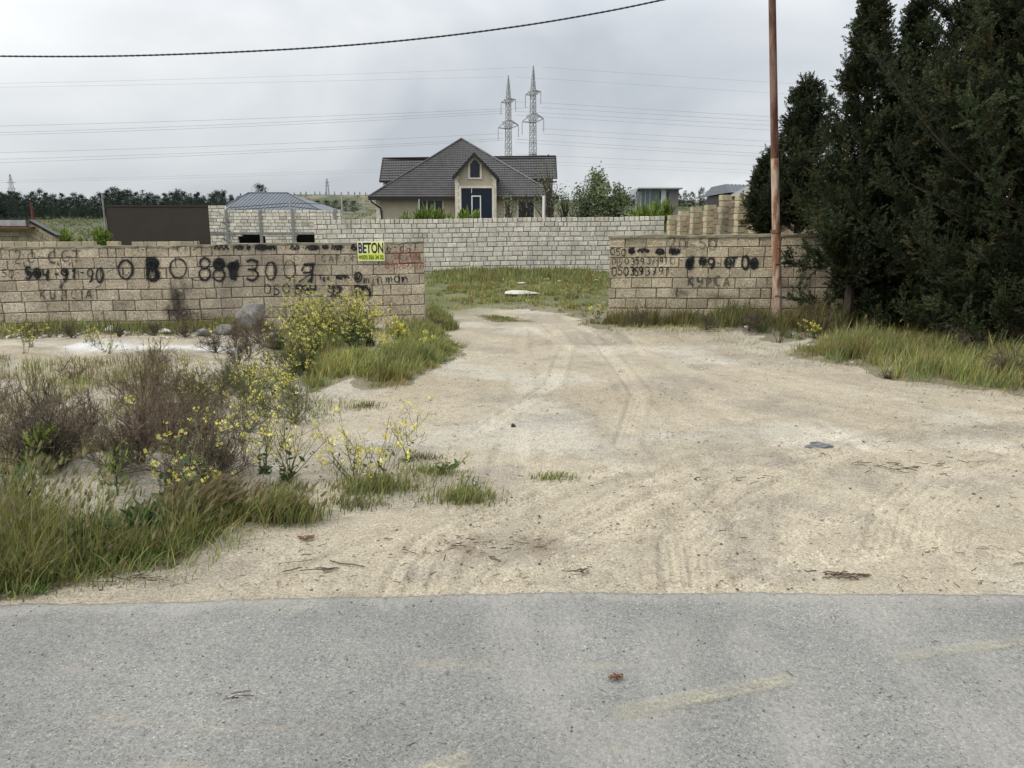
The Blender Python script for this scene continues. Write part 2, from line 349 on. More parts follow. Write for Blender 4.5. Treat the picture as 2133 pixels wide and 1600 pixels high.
GRASS = {   # outlines of the vegetated areas, on the ground
 'near_left': [(-260,1300),(0,1252),(70,1250),(160,1215),(270,1190),(380,1180),(450,1125),(480,1105),(450,1092),(360,1100),(320,1135),(170,1120),(110,1080),(-260,1090)],
 'shrub_left': [(-260,1090),(110,1075),(200,985),(330,1000),(380,1060),(520,1090),(630,1080),(610,1040),(520,960),(500,900),(640,820),(600,780),(380,730),(-200,740)],
 'golden': [(610,800),(650,818),(720,790),(760,812),(850,806),(880,780),(962,742),(950,715),(925,690),(860,690),(800,735),(740,745),(640,745)],
 'mustard': [(560,745),(640,760),(760,710),(790,680),(760,660),(660,655),(600,680),(570,700)],
 'wall_left': [(-300,720),(0,708),(200,697),(330,700),(450,698),(520,700),(590,690),(600,672),(-300,690)],
 'gap_left': [(886,668),(905,690),(952,690),(940,668),(912,652),(887,655)],
 'behind': [(884,655),(1000,640),(1100,645),(1180,655),(1225,680),(1275,690),(1275,585),(884,585)],
 'island': [(985,655),(1030,672),(1110,672),(1060,660)],
 'wall_right': [(1225,672),(1270,682),(1420,682),(1540,690),(1620,712),(1700,706),(1800,690),(2133,720),(2400,740),(2400,668),(1265,668)],
 'yellow_right': [(1640,742),(1700,752),(1790,768),(1850,790),(1960,800),(2080,815),(2200,835),(2400,850),(2400,720),(1760,700),(1690,706)],
}
GP = {k: poly_ground(v) for k, v in GRASS.items()}
TRACKS = [[(1180,1090),(1330,1010),(1500,950),(1760,905),(2133,850)], [(1560,1000),(1700,960),(1900,900),(2200,860)], [(1420,1250),(1400,1130),(1530,1010),(1640,970)],
          [(870,1250),(900,1170),(960,1110),(1180,1010),(1290,975)], [(1890,1130),(1905,1060),(1990,990),(2133,950)], [(1960,1130),(1975,1070),(2060,1000),(2200,965)],
          [(990,1250),(1050,1190),(1220,1120),(1600,1060),(1900,1110),(2200,1180)]]
TRACKS += [[(1230,1110),(1380,1035),(1560,975),(1820,925),(2200,860)],[(1470,1250),(1465,1150),(1570,1040),(1690,985)],[(1830,1140),(1850,1060),(1930,990),(2100,935)],[(820,1250),(850,1180),(900,1120),(1120,1020)],[(1000,900),(1150,800),(1180,720),(1130,670)],[(1300,930),(1330,820),(1260,730),(1190,670)],[(1500,1240),(1640,1180),(1850,1150),(2200,1120)]]
TR = [poly_ground(t_) for t_ in TRACKS]
def bez(a, b, c, n=12):
    t = np.linspace(0, 1, n)[:, None]; return ((1-t)**2*np.array(a)+2*t*(1-t)*np.array(b)+t*t*np.array(c)).tolist()
FAINT = []
_r = random.Random(12)
for i in range(30):
    g_ = (_r.uniform(-.6, 1.6), 19.0)
    if i % 3 == 0: e_ = (_r.uniform(-1.4, 2.5), 3.4); m_ = (g_[0]+_r.uniform(-.4, .6), _r.uniform(6, 11))
    elif i % 3 == 1: e_ = (_r.uniform(5, 9), _r.uniform(3.4, 7)); m_ = (_r.uniform(.8, 2.4), _r.uniform(6, 9))
    else: g_ = (_r.uniform(-1.6, 2.2), 3.4); e_ = (_r.uniform(6, 9), _r.uniform(5.5, 9)); m_ = (g_[0]+_r.uniform(-.3, .6), _r.uniform(5.0, 7.5))
    FAINT.append((bez(g_, m_, e_), _r.choice((-1, 1))*_r.uniform(.4, 1), _r.uniform(.05, .16)))
def faint(x, y):
    a = np.zeros(x.shape); h = np.zeros(x.shape)
    for i, (pl, sg, wd) in enumerate(FAINT):
        for off in (0, 1.45):
            q = [(p[0]+off*.9, p[1]+off*.25) for p in pl]; d, s_, arc_ = pdist(x, y, q); f = sst(wd, wd*.3, d)*sst(.38, .6, fbm(x+i*3, y*1.1+off, 3, .9))*(.75+.25*np.cos(s_*2*math.pi/.045))
            a += sg*f; h += -.006*f*sst(14, 6, y)
    return np.clip(a, -1.6, 1.6), h
def soil(x, y):
    """soil colour by place: bare sand, ochre patches, litter under the plants, turf behind, far hills"""
    sand = np.array([.350,.310,.236]); 
    c = np.broadcast_to(sand, x.shape+(3,)).copy()
    n = fbm(x, y*1.05, 4, .55); k = sst(.50, .68, n)[..., None]*.55*sst(5, 8, y)[..., None]*(1-sst(14,17,y))[..., None]
    c = c*(1-k)+np.array([.292,.250,.180])*k
    n = fbm(x+31, y*1.1+7, 5, 1.3); k = sst(.52, .66, n)[..., None]*.55; c = c*(1-k)+np.array([.245,.220,.182])*k
    n = fbm(x+71, y*1.2+7, 5, .8); k = sst(.55, .70, n)[..., None]*.5; c = c*(1-k)+np.array([.42,.398,.345])*k
    veg = np.zeros(x.shape)
    for nm, pl in GP.items():
        if nm == 'shrub_left': continue
        near = (x > pl[:,0].min()-1) & (x < pl[:,0].max()+1) & (y > pl[:,1].min()-1) & (y < pl[:,1].max()+1)
        if near.any():
            q = np.zeros(x.shape); wob = .35*(fbm(x, y, 3, 3)-.5); q[near] = inside(x[near]+wob[near], y[near]+wob[near], pl); veg = np.maximum(veg, q)
    k = (veg*.75)[..., None]; c = c*(1-k)+np.array([.125,.112,.07])*k
    pl = GP['shrub_left']; q = inside(x, y, pl)*sst(.42, .6, fbm(x+9, y, 4, 1.2)); k = (q*.7)[..., None]; c = c*(1-k)+np.array([.20,.17,.13])*k
    # brown damp streak by the verge, grey gravel patch
    d = bump2(x, y, *G(1060, 1140)[:2], .35, .13, 1)*sst(.35, .6, fbm(x, y, 4, 5)); k = np.clip(d, 0, 1)[..., None]*.7; c = c*(1-k)+np.array([.17,.12,.075])*k
    d = bump2(x, y, *G(1120, 876)[:2], .55, .35, 1)*sst(.35, .6, fbm(x, y, 4, 4)); k = np.clip(d, 0, 1)[..., None]*.5; c = c*(1-k)+np.array([.27,.26,.235])*k
    q = bump2(x, y, *G(290, 722)[:2], 1.5, .35, 1.5)*sst(.3, .5, fbm(x, y*2, 3, 1.1)); k = np.clip(q, 0, 1)[..., None]; c = c*(1-k)+np.array([.50,.495,.475])*k
    q = bump2(x, y, *G(1080, 612)[:2], 1.0, .5, 1.5); k = np.clip(q, 0, 1)[..., None]; c = c*(1-k)+np.array([.55,.53,.48])*k
    # beyond the walls
    pth = np.exp(-((x-.35-.02*y)/1.9)**2)*(1-sst(18, 20, y))
    k = (sst(15.5, 17.5, y)*(1-pth))[..., None]; g = np.array([.105,.115,.055])*(.7+.7*fbm(x, y, 4, .8))[..., None]; c = c*(1-k)+g*k
    k = sst(60, 110, y)[..., None]; n = fbm(x*.6, y*.25, 5, .12); g = np.array([.085,.095,.06])*(1-sst(.5,.7,n))[..., None]+np.array([.17,.155,.11])*sst(.5,.7,n)[..., None]
    c = c*(1-k)+g*k
    return c
def build_ground():
    ys = [-60, -20, -5, 0, 2.0, 3.0, 3.3]; y = 3.45
    while y < 14: ys.append(y); y += .0145*(y/3.5)**1.25
    while y < 45: ys.append(y); y += .12*(y/14)
    while y < 420: ys.append(y); y += 3.0
    ys += [480, 600, 900, 1500, 3000]
    a = np.concatenate([np.linspace(-9, -.95, 26)[:-1], np.linspace(-.95, -.74, 30)[:-1], np.linspace(-.74, .74, 640), np.linspace(.74, .95, 30)[1:], np.linspace(.95, 9, 26)[1:]])
    Yg, Ag = np.meshgrid(ys, a, indexing='ij'); X = Ag*np.maximum(Yg, 3.2); Z = gz(X, Yg)
    near = (Yg > 3.4) & (Yg < 15)
    x_, y_ = X[near], Yg[near]; h = .018*(fbm(x_, y_*1.5, 4, 3.2)-.5)+.008*(fbm(x_, y_, 3, 14)-.5)
    tmk = np.zeros(x_.shape)
    for i, pl in enumerate(TR):
        d, s_, arc = pdist(x_, y_, pl); wdt = .10
        prof = sst(wdt, wdt*.7, d); tread = np.cos((arc+np.abs(s_)*.6)*2*math.pi/.045)*.5+.5; rib = np.cos(s_*2*math.pi/.05)*.5+.5
        fade = sst(.12, .34, fbm(x_+i*5, y_, 3, 1.5))
        h += fade*(-.010*prof+.006*prof*rib+.003*prof*tread+.010*np.exp(-((d-wdt*1.25)/.03)**2)); tmk = np.maximum(tmk, prof*fade*(.35+.9*rib))
    # churned ridges at the right
    rp = G(2060, 1150); q = np.exp(-((x_-rp[0])/.7)**2-((y_-rp[1]+.35*(x_-rp[0]))/.09)**2); h += .035*q*(fbm(x_, y_, 3, 9))
    Z[near] += h*sst(3.45, 3.75, y_)
    Z = np.where((Yg < 3.72), np.minimum(Z, 0.002), Z)
    C = soil(X, Yg); cm = np.ones(X.shape); m2 = (Yg > 3.4) & (Yg < 19) & (X > -2.5) & (X < 9.5); fa, fh = faint(X[m2], Yg[m2]); Z[m2] += fh*sst(3.5, 3.8, Yg[m2]); cm[near] = 1+.12*tmk; cm[m2] += .12*fa; C = C*cm[..., None]
    n, m_ = X.shape; idx = np.arange(n*m_).reshape(n, m_)
    F = np.stack([idx[:-1, :-1], idx[:-1, 1:], idx[1:, 1:], idx[1:, :-1]], -1).reshape(-1, 4)
    o = obj('ground', np.stack([X, Yg, Z], -1).reshape(-1, 3), F, M['ground'], tint=C.reshape(-1, 3), smooth=True); props(o, kind='structure')
build_ground()
# ------------------------------------------------------------------ road
def road_edge(x): return np.interp(x, [-60,-2.6,-1.0,0.2,2.6,60], [3.30,3.52,3.60,3.66,3.64,3.5])+.035*(fbm(x, x*0+3, 4, 3)-.5)+.022*(fbm(x, x*0+9, 3, 22)-.5)+.014*(fbm(x, x*0+5, 2, 70)-.5)
def build_road():
    xs = np.concatenate([np.linspace(-60,-4,30)[:-1], np.linspace(-4,4.5,700), np.linspace(4.5,60,30)[1:]])
    ts = np.concatenate([[0,.5,.7], np.linspace(.78, 1, 60)])
    E = road_edge(xs); Xg, Tg = np.meshgrid(xs, ts, indexing='ij'); Yg = -9+(E[:, None]+9)*Tg
    Z = .022+.006*(fbm(Xg, Yg, 3, 1.2)-.5); Z[:, -1] = .012
    dust = np.zeros(Xg.shape)
    for pl in ([(1050,1230),(1100,1400),(1250,1600)], [(1150,1230),(1190,1400),(1330,1600)], [(1900,1230),(2010,1350),(2200,1600)], [(1560,1330),(1700,1600),(1720,1640)], [(1440,1240),(1380,1400),(1300,1600)], [(1780,1230),(1850,1320),(2090,1600)]):
        d, s_, arc = pdist(Xg, Yg, poly_ground(pl)); dust = np.maximum(dust, sst(.22, .03, d)*.42*(.82+.18*np.cos(s_*2*math.pi/.04))*sst(.25, .6, fbm(Xg*1.5, Yg*.8+3, 3, 1.5)))
    dust = np.maximum(dust, .5*sst(.10, .0, E[:, None]-Yg-.22*(fbm(Xg, Yg, 4, 5)-.25)))
    n, m_ = Xg.shape; idx = np.arange(n*m_).reshape(n, m_)
    F = np.stack([idx[:-1, :-1], idx[1:, :-1], idx[1:, 1:], idx[:-1, 1:]], -1).reshape(-1, 4)
    V = np.stack([Xg, Yg, Z], -1).reshape(-1, 3); nv = len(V)
    B = np.stack([xs, E+.004, E*0-.05], -1); V = np.concatenate([V, B]); k = np.arange(n-1)
    F = np.concatenate([F, np.stack([idx[:-1, -1], idx[1:, -1], nv+k+1, nv+k], -1)])
    o = obj('road', V, F, M['road'], tint=np.concatenate([dust.ravel(), np.zeros(n)])); props(o, kind='structure')
build_road()
def dash(a, b, wd, label, al=1.0):
    a = np.array(a); b = np.array(b); n = 24; V = []; F = []; A = []
    d = (b-a)/np.linalg.norm(b-a); s_ = np.array([-d[1], d[0]])
    for i in range(n+1):
        c = a+(b-a)*i/n
        for j in range(5):
            q = c+s_*wd*(j/4-.5); V.append((q[0], q[1], .0295)); A.append(al*(0 if j in (0, 4) else 1)*min(1, i/3+.1, (n-i)/3+.1))
    for i in range(n):
        for j in range(4): F.append((i*5+j, (i+1)*5+j, (i+1)*5+j+1, i*5+j+1))
    o = obj('road_marking', V, np.array(F), M['worn'], loc=(*((a+b)/2), .03), attrs={'alpha': A})
    props(o, label, 'road marking', 'worn yellow dashes on the asphalt')
g2 = lambda px, py: G(px, py)[:2]
dash(g2(840,1640), g2(985,1586), .10, 'faded yellow dash cut off by the lower picture border on asphalt')
dash(g2(1270,1500), g2(1665,1423), .105, 'faded yellow road dash in the middle of the grey asphalt', .8)
dash(g2(1860,1382), g2(2260,1330), .085, 'faded yellow road dash running out of the picture at right', .7)

# ------------------------------------------------------------------ block walls
def block_geo(u0, u1, z0, z1, th, dep, r):
    """one bevelled block in (u, n, z): n=0 face toward the viewer, n=th back"""
    c = .009; j = lambda s_=.003: r.uniform(-s_, s_)
    f = dep
    V = [(u0+j(),f+c,z0+j()),(u1+j(),f+c,z0+j()),(u1+j(),f+c,z1+j()),(u0+j(),f+c,z1+j()),
         (u0+c+j(),f+j(.0015),z0+c+j()),(u1-c+j(),f+j(.0015),z0+c+j()),(u1-c+j(),f+j(.0015),z1-c+j()),(u0+c+j(),f+j(.0015),z1-c+j()),
         (u0,th-f,z0),(u1,th-f,z0),(u1,th-f,z1),(u0,th-f,z1)]
    F = [(4,5,6,7),(0,1,5,4),(1,2,6,5),(2,3,7,6),(3,0,4,7),(0,8,9,1),(1,9,10,2),(2,10,11,3),(3,11,8,0),(8,11,10,9)]
    return V, F
def block_wall(name, label, p0, p1, zb, ztop, th, mat_, mort, rows, rh=.2, bl=.4, gap=.013, seed=1, half=.12, skip=None, tvar=.10, cat='wall', parent=None, part='blocks', extra_top=None, hue=None, narrow_top=False):
    """p0,p1: ends (x,y) of the visible face, left to right; ztop(u) top height; returns (thing, mapping)"""
    r = random.Random(seed); p0 = np.array(p0, float); p1 = np.array(p1, float); L = np.linalg.norm(p1-p0); d = (p1-p0)/L; nrm = np.array([-d[1], d[0]])  # points away from viewer
    T = parent or thing(name, label, cat, ((p0[0]+p1[0])/2, (p0[1]+p1[1])/2, zb))
    V = []; F = []; C = []
    def put(vs, fs, tint):
        n = len(V)
        for (u, n_, z) in vs:
            q = p0+d*u+nrm*n_; V.append((q[0], q[1], z+ztop(u))); C.append(tint)
        F.extend(tuple(n+i for i in f) for f in fs)
    for k in range(rows):
        z1 = -k*rh-gap*.5; z0 = -(k+1)*rh+gap*.5; u = -r.uniform(0, bl); 
        if k == 0 and narrow_top: z1 += r.uniform(-.01,.01)
        while u < L:
            ln = bl if r.random() > half else r.choice([bl*.5, bl*.38, bl*.7])
            if narrow_top and k == 0: ln = r.uniform(.17, .24)
            a = max(u, 0); b = min(u+ln, L)
            if b-a > .05 and not (skip and skip((a+b)/2, k)):
                t = 1+r.gauss(0, tvar); h_ = r.gauss(0, tvar*.13); tint = (t*(1+h_*.5), t, t*(1-h_*.8))
                ev = r.uniform(-.004, .004) if k else r.uniform(-.012, .006); ga, gb = gap*r.uniform(.15, .9), gap*r.uniform(.15, .9)
                vs, fs = block_geo(a+ga, b-gb, z0+gap*r.uniform(-.3, .5), z1+(ev if k == 0 else 0), th, r.uniform(-.001, .0045), r); put(vs, fs, tint)
            u += ln
    o = obj(part, V, F, mat_, T, tint=C)
    nseg = max(2, int(L/.5)); B = MB(); V2 = []; F2 = []
    # core (mortar) set back from the faces, in segments so openings stay open
    for k in range(rows):
        us = np.linspace(.012, L-.012, nseg+1)
        for i in range(nseg):
            um = (us[i]+us[i+1])/2
            if skip and (skip(um, k) or skip(us[i]+.02, k) or skip(us[i+1]-.02, k)): continue
            n = len(V2)
            for uu in (us[i], us[i+1]):
                for nn in (.016, th-.016):
                    for zz in (-(k+1)*rh, -k*rh-(.015 if k == 0 else 0)):
                        q = p0+d*uu+nrm*nn; V2.append((q[0], q[1], zz+ztop(uu)))
            F2 += [(n,n+4,n+5,n+1),(n+2,n+3,n+7,n+6),(n+1,n+5,n+7,n+3),(n,n+2,n+6,n+4),(n,n+1,n+3,n+2),(n+4,n+6,n+7,n+5)]
    obj('mortar', V2, F2, mort, T)
    return T, (p0, d, nrm, ztop, L)
# the left street wall
LW0 = np.array([-13.0, 14.13]); LW1 = np.array([-1.705, 15.10])
def ltop(u): return 1.43+.145*u/11.33+.008*math.sin(u*1.7)
left_wall, LWM = block_wall('block_wall', 'brownish limestone block wall covered in black graffiti, left of the dirt entrance', LW0, LW1, 0, ltop, .2, M['stone_left'], M['mortar'], 9, seed=3, tvar=.10)
RW0 = np.array([1.93, 15.42]); RW1 = np.array([10.2, 14.2])
def rtop(u): return 1.665+.05*u/4+.004*math.sin(u*2)
right_wall, RWM = block_wall('block_wall', 'yellowish limestone block wall with lichen coping, right of the dirt entrance behind the rusty pole', RW0, RW1, 0, rtop, .38, M['stone_right'], M['mortar'], 9, seed=8, half=.08)
def coping(wm, T, th, h=.035, over=.02, zoff=0.0):
    p0, d, nrm, zt, L = wm; n = int(L/.12); V = []; F = []; r = random.Random(5)
    for i in range(n+1):
        u = -over+(L+2*over)*i/n
        hh = h*(.5+.9*float(vn(u*2.3, 4.0)))
        for nn, zz in ((-over+r.uniform(-.01,.01), -.02), (-over*.6+r.uniform(-.01,.01), hh*.7), (th*.5, hh), (th+over, hh*.6), (th+over, -.02)):
            q = p0+d*u+nrm*nn; V.append((q[0], q[1], zt(min(max(u,0),L))+zz+zoff))
    for i in range(n):
        for j in range(4): F.append((i*5+j, (i+1)*5+j, (i+1)*5+j+1, i*5+j+1))
        F.append((i*5, i*5+4, (i+1)*5+4, (i+1)*5))
    F += [(0,1,2,3,4), tuple(n*5+j for j in (4,3,2,1,0))]
    obj('coping', V, F, M['coping'], T)
coping(RWM, right_wall, .38, .05, .025); coping(LWM, left_wall, .2, .022, .004)
# pale wall across the back of the lot
def wtop(u): return 2.18+.17*u/15+.01*math.sin(u*.9)
a = P(655, 500, 33.0); b = P(1383, 500, 33.2)
white_wall, WWM = block_wall('block_wall', 'long pale whitish block wall across the back of the lot below the house', a[:2], b[:2], 0, wtop, .2, M['stone_white'], M['mortar_pale'], 12, bl=.42, gap=.028, seed=21, half=.35, tvar=.09, narrow_top=True)
# higher wall with concrete frame further back
a = P(430, 500, 48); b = P(713, 500, 48); Lf = b[0]-a[0]; fx = lambda px: (P(px, 500, 48)[0]-a[0])
ftop = lambda u: 2.94+(.26 if u < fx(474) else 0)
def fskip(u, k):
    z = 2.94-(k+.5)*.2
    return (fx(497) < u < fx(546) or fx(615) < u < fx(668)) and 1.02 < z < 1.46
frame_wall, FWM = block_wall('block_wall', 'unfinished pale block wall with grey concrete columns and two dark openings', a[:2], b[:2], 0, ftop, .25, M['stone_white'], M['mortar_pale'], 15, bl=.42, gap=.030, seed=22, half=.3, tvar=.13, skip=fskip)
mb = MB()
for px in (475, 545, 612, 700):
    x0 = P(px-2.8, 500, 48)[0]; x1 = P(px+2.8, 500, 48)[0]
    MB().box((x0, 47.96, 0), (x1, 48.1, 2.96)).build('concrete_column', M['concrete'], frame_wall)
x0, x1 = P(433, 500, 48)[0], P(672, 500, 48)[0]
MB().box((x0, 47.975, 1.46), (x1, 48.08, 1.60)).build('concrete_beam', M['concrete'], frame_wall)
MB().box((x0+.3, 48.9, .3), (x1-.3, 49.4, 1.9)).build('opening_shade_box', M['dark'], frame_wall)  # black box added, its colour stands for the shade inside the openings

# low broken wall between
a = P(-120, 520, 25); b = P(412, 520, 25)
def lskip(u, k):
    X = a[0]+u; px = 1066.5+X/25.2*FPX
    return k == 0 and ((226 < px < 236) or (256 < px < 284) )
low_wall, _ = block_wall('block_wall', 'low weathered block wall just showing above the graffiti wall, one row broken', a[:2], b[:2], 0, lambda u: 1.425+.001*u, .2, M['stone_right'], M['mortar'], 7, seed=33, skip=lskip)
# buttressed wall at the right
mat_gap_shade = stone_mat('brown limestone with gap shade', (.16,.125,.085), (.21,.165,.115), (.26,.21,.15))  # brown stone darkened so the wall between the pillars looks shaded
def but_wall():
    p0 = np.array([6.55, 33.3]); p1 = np.array([8.4, 15.9]); L = np.linalg.norm(p1-p0)
    zt = lambda u: 2.25+.085*min(u, 12)
    # seen from its left side: the face normal points to -x
    T, wm = block_wall('buttressed_wall', 'tan block wall with stepped buttresses running back behind the dark trees', p0, p1, 0, lambda u: zt(u)-.16, .2, mat_gap_shade, M['mortar'], 15, seed=41, half=.2)
    p0_, d, nrm, _, L = wm
    side = -nrm
    for i, u in enumerate([.9, 2.3, 3.8, 5.2, 6.6, 8.0, 9.3, 10.8, 12.2, 13.8]):
        r = random.Random(60+i); V = []; F = []; C = []
        for k in range(15):
            z1 = zt(u)-k*.2+.03+.09*(i % 3 == 1)-.07*(i % 2); wj = r.uniform(-.03, .03)
            vs, fs = block_geo(-.02, .32, z1-.178, z1, .36, 0, r); n = len(V); t = 1+r.gauss(0, .1)
            for (uu, nn, zz) in vs:
                q = p0_+d*(u+uu)+side*(.25-nn*.9+wj); V.append((q[0], q[1], zz)); C.append((t, t, t*.97))
            F.extend(tuple(n+j for j in f) for f in fs)
        obj('buttress', V, F, M['stone_right'], T, tint=C)
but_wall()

# ------------------------------------------------------------------ graffiti
def arc(cx, cy, rx, ry, a0, a1, n=14): return [(cx+rx*math.cos(math.radians(a0+(a1-a0)*i/n)), cy+ry*math.sin(math.radians(a0+(a1-a0)*i/n))) for i in range(n+1)]
GL = {  # unit box, y up
 '0': [arc(.5,.5,.45,.5,95,455,20)], 'O': [arc(.5,.5,.45,.5,90,450,20)],
 '1': [[(.2,.7),(.6,1),(.55,0)]], '2': [arc(.45,.72,.38,.27,160,-20,9)+[(.1,.02),(.95,.02)]],
 '3': [arc(.45,.75,.4,.25,150,-80,9)+arc(.45,.26,.45,.26,80,-150,9)], '4': [[(.1,1),(.1,.5),(.85,.5)],[(.85,1),(.75,0)]],
 '5': [[(.9,1),(.2,1),(.15,.58)]+arc(.42,.3,.42,.3,110,-150,10)], '6': [[(.8,1),(.2,.5)]+arc(.5,.27,.38,.27,160,520,14)],
 '7': [[(.05,1),(.9,1),(.35,0)],[(.2,.5),(.8,.5)]], '8': [arc(.5,.75,.36,.25,0,360,14), arc(.5,.26,.43,.27,0,360,14)],
 '9': [arc(.48,.7,.38,.28,0,360,14)+[(.86,.7),(.75,.2),(.35,0)]], '-': [[(.1,.5),(.9,.48)]], '.': [[(.4,.25),(.55,.2)]], ',': [[(.5,.1),(.4,-.25)]],
 'K': [[(.15,1),(.1,0)],[(.85,1),(.15,.45),(.9,0)]], 'U': [[(.1,1),(.12,.25)]+arc(.45,.25,.33,.25,180,360,7)+[(.82,1)]],
 'Y': [[(.1,1),(.2,.55),(.8,.5)],[(.85,1),(.8,.3),(.5,0),(.2,.05)]], 'P': [[(.15,0),(.18,1)]+arc(.3,.73,.5,.27,90,-90,9)],
 'C': [arc(.55,.5,.42,.5,50,310,12)], 'S': [arc(.5,.75,.35,.25,30,260,9)+arc(.5,.27,.38,.27,80,-140,9)],
 'A': [[(.05,0),(.5,1),(.95,0)],[(.2,.38),(.8,.38)]], 'T': [[(0,1),(1,.97)],[(.5,1),(.48,0)]], 'I': [[(.5,1),(.48,0)]],
 'R': [[(.15,0),(.15,1)]+arc(.3,.74,.45,.26,90,-90,9)+[(.85,0)]], 'G': [arc(.55,.5,.42,.5,50,330,12)+[(.95,.45),(.6,.45)]],
 'B': [[(.12,0),(.12,1)]+arc(.3,.76,.5,.24,90,-90,9)+arc(.3,.27,.58,.27,90,-90,9)], 'E': [[(.9,1),(.15,1),(.15,0),(.9,0)],[(.15,.52),(.75,.52)]],
 'N': [[(.1,0),(.12,1),(.85,0),(.88,1)]], 'b': [[(.2,1),(.2,.1)]+arc(.5,.28,.32,.28,180,-180,12)], 'c': [arc(.5,.3,.36,.3,50,310,9)],
 'd': [arc(.42,.28,.32,.28,0,360,12), [(.8,1),(.78,0)]], 'm': [[(.05,.6),(.08,0),(.15,.5),(.3,.62),(.4,.5),(.42,0),(.5,.5),(.68,.62),(.8,.5),(.85,0)]],
 'i': [[(.5,.6),(.45,0),(.65,.05)],[(.5,.8),(.53,.85)]], 'n': [[(.1,.6),(.15,0),(.25,.5),(.55,.62),(.75,.45),(.78,0),(.95,.06)]],
 'a': [arc(.45,.3,.32,.3,10,350,10)+[(.8,.6),(.8,0)]],
}
class Graf:
    def __init__(s, wm, off): s.wm = wm; s.off = off; s.V = []; s.F = []; s.A = []; s.k = 0
    def pt(s, px, py, o=0):
        p0, d, nrm, zt, L = s.wm; r = ray(px, py); q0 = p0-nrm*(s.off+o)
        t = float(np.dot(q0, nrm))/float(r[0]*nrm[0]+r[1]*nrm[1]); return np.array([0, 0, EYE])+r*t
    def stroke(s, pts, wpx, al=1.0):
        """pts in picture pixels on the wall's own face; densified, slightly shaky"""
        if wpx >= 2.8 and al > .4: s.stroke_(pts, wpx*2.3, al*.20)
        s.stroke_(pts, wpx, al)
    def stroke_(s, pts, wpx, al):
        s.k += 1; Q = []
        for (x0, y0), (x1, y1) in zip(pts[:-1], pts[1:]):
            n = max(1, int(math.hypot(x1-x0, y1-y0)/2.5))
            for i in range(n): Q.append((x0+(x1-x0)*i/n, y0+(y1-y0)*i/n))
        Q.append(pts[-1]); w_ = random.Random(s.k)
        Pn = [s.pt(x+.35*math.sin(i*1.1+s.k), y+.35*math.cos(i*.9+s.k*2), (s.k % 17)*.00018) for i, (x, y) in enumerate(Q)]
        wd = wpx/FPX*15.2; n0 = len(s.V); up = np.array([0, 0, 1.0]); d3 = np.array([s.wm[1][0], s.wm[1][1], 0])
        for i, p in enumerate(Pn):
            a_ = Pn[max(i-1, 0)]; b_ = Pn[min(i+1, len(Pn)-1)]; t = b_-a_; tx, tz = float(t @ d3), float(t[2]); l = math.hypot(tx, tz)+1e-9
            nx, nz = -tz/l, tx/l; g = al*(.72+.38*math.sin(i*.33+s.k*1.7)**2+.15*w_.random()); wd_ = wd*(.82+.22*math.sin(i*.21+s.k))*(.6 if i in (0, len(Pn)-1) else 1)
            for q, av in ((-1, 0), (-.55, .9), (.0, 1), (.55, .9), (1, 0)):
                s.V.append(p+(d3*nx+up*nz)*q*wd_*.72); s.A.append(min(1, av*g))
        for i in range(len(Pn)-1):
            for j in range(4): s.F.append((n0+i*5+j, n0+i*5+j+1, n0+i*5+5+j+1, n0+i*5+5+j))
    def glyph(s, ch, x0, x1, y0, y1, wpx, al=1.0):
        for st in GL[ch]: s.stroke([(x0+(x1-x0)*u, y1-(y1-y0)*v) for u, v in st], wpx, al)
    def text(s, txt, x0, x1, y0, y1, wpx, al=1.0, fill=.74):
        n = len(txt); c = (x1-x0)/n
        for i, ch in enumerate(txt):
            if ch != ' ':
                j = ((i*7+int(x0)) % 5-2)*.02*(y1-y0)*2; s.glyph(ch, x0+c*i+c*(1-fill)/2, x0+c*(i+1)-c*(1-fill)/2, y0+j, y1+j, wpx, al)
    def scrib(s, x0, x1, y0, y1, wpx, al=1.0):
        w_ = random.Random(int(x0*7+y0)); dj = w_.uniform(-2.2, 2.2); x1 += w_.uniform(-2, 2); y0 += w_.uniform(-1.2, 1.5)+dj*.3; y1 += w_.uniform(-2, 1.2)+dj*.3; n = max(3, int((x1-x0)/w_.uniform(2.4, 4.5))); s.stroke([(x0+(x1-x0)*i/n, y0+(y1-y0)*(.1+.2*abs(i/n-.5)) if i % 2 else y1-(y1-y0)*(.1+.2*abs(i/n-.5))) for i in range(n+1)], wpx, al)
        a0 = w_.uniform(0, 360); s.stroke([(x0+(x1-x0)*(u+.12*(v-.5)*dj*.4), y0+(y1-y0)*v) for u, v in arc(.5,.5,w_.uniform(.36,.52),w_.uniform(.3,.46),a0,a0+w_.uniform(200,400),16)], wpx*w_.uniform(.6, 1), al)
    def build(s, name, m, T): return obj(name, s.V, np.array(s.F), m, T, attrs={'alpha': s.A})
g = Graf(LWM, .006)
g.glyph('0',245,278,542,581,4.2); g.stroke([(256,556),(258,572),(264,574),(270,566)],1.6,.8)
g.glyph('B',303,331,538,585,4.6); g.glyph('8',305,333,538,584,4.4); g.scrib(307,329,541,559,4,.8); g.scrib(307,330,563,582,3,.5)
g.glyph('0',352,390,539,579,3.2,.9); g.glyph('8',413,440,537,583,4); g.stroke([(396,579),(408,585),(424,583)],2.6,.8)
g.glyph('8',442,470,539,585,4); g.scrib(446,466,540,560,4.5,.95); g.scrib(476,495,545,562,5); g.stroke([(496,541),(478,556),(482,580),(490,583),(496,545)],5); g.stroke([(484,560),(490,580)],6)
g.glyph('3',512,540,541,584,4); g.stroke([(513,545),(522,541),(538,546)],4); g.stroke([(515,562),(534,561)],3.2)
g.glyph('0',552,576,546,583,3.4); g.glyph('0',590,616,543,580,2.6,.85); g.stroke([(604,580),(604,588)],2,.7)
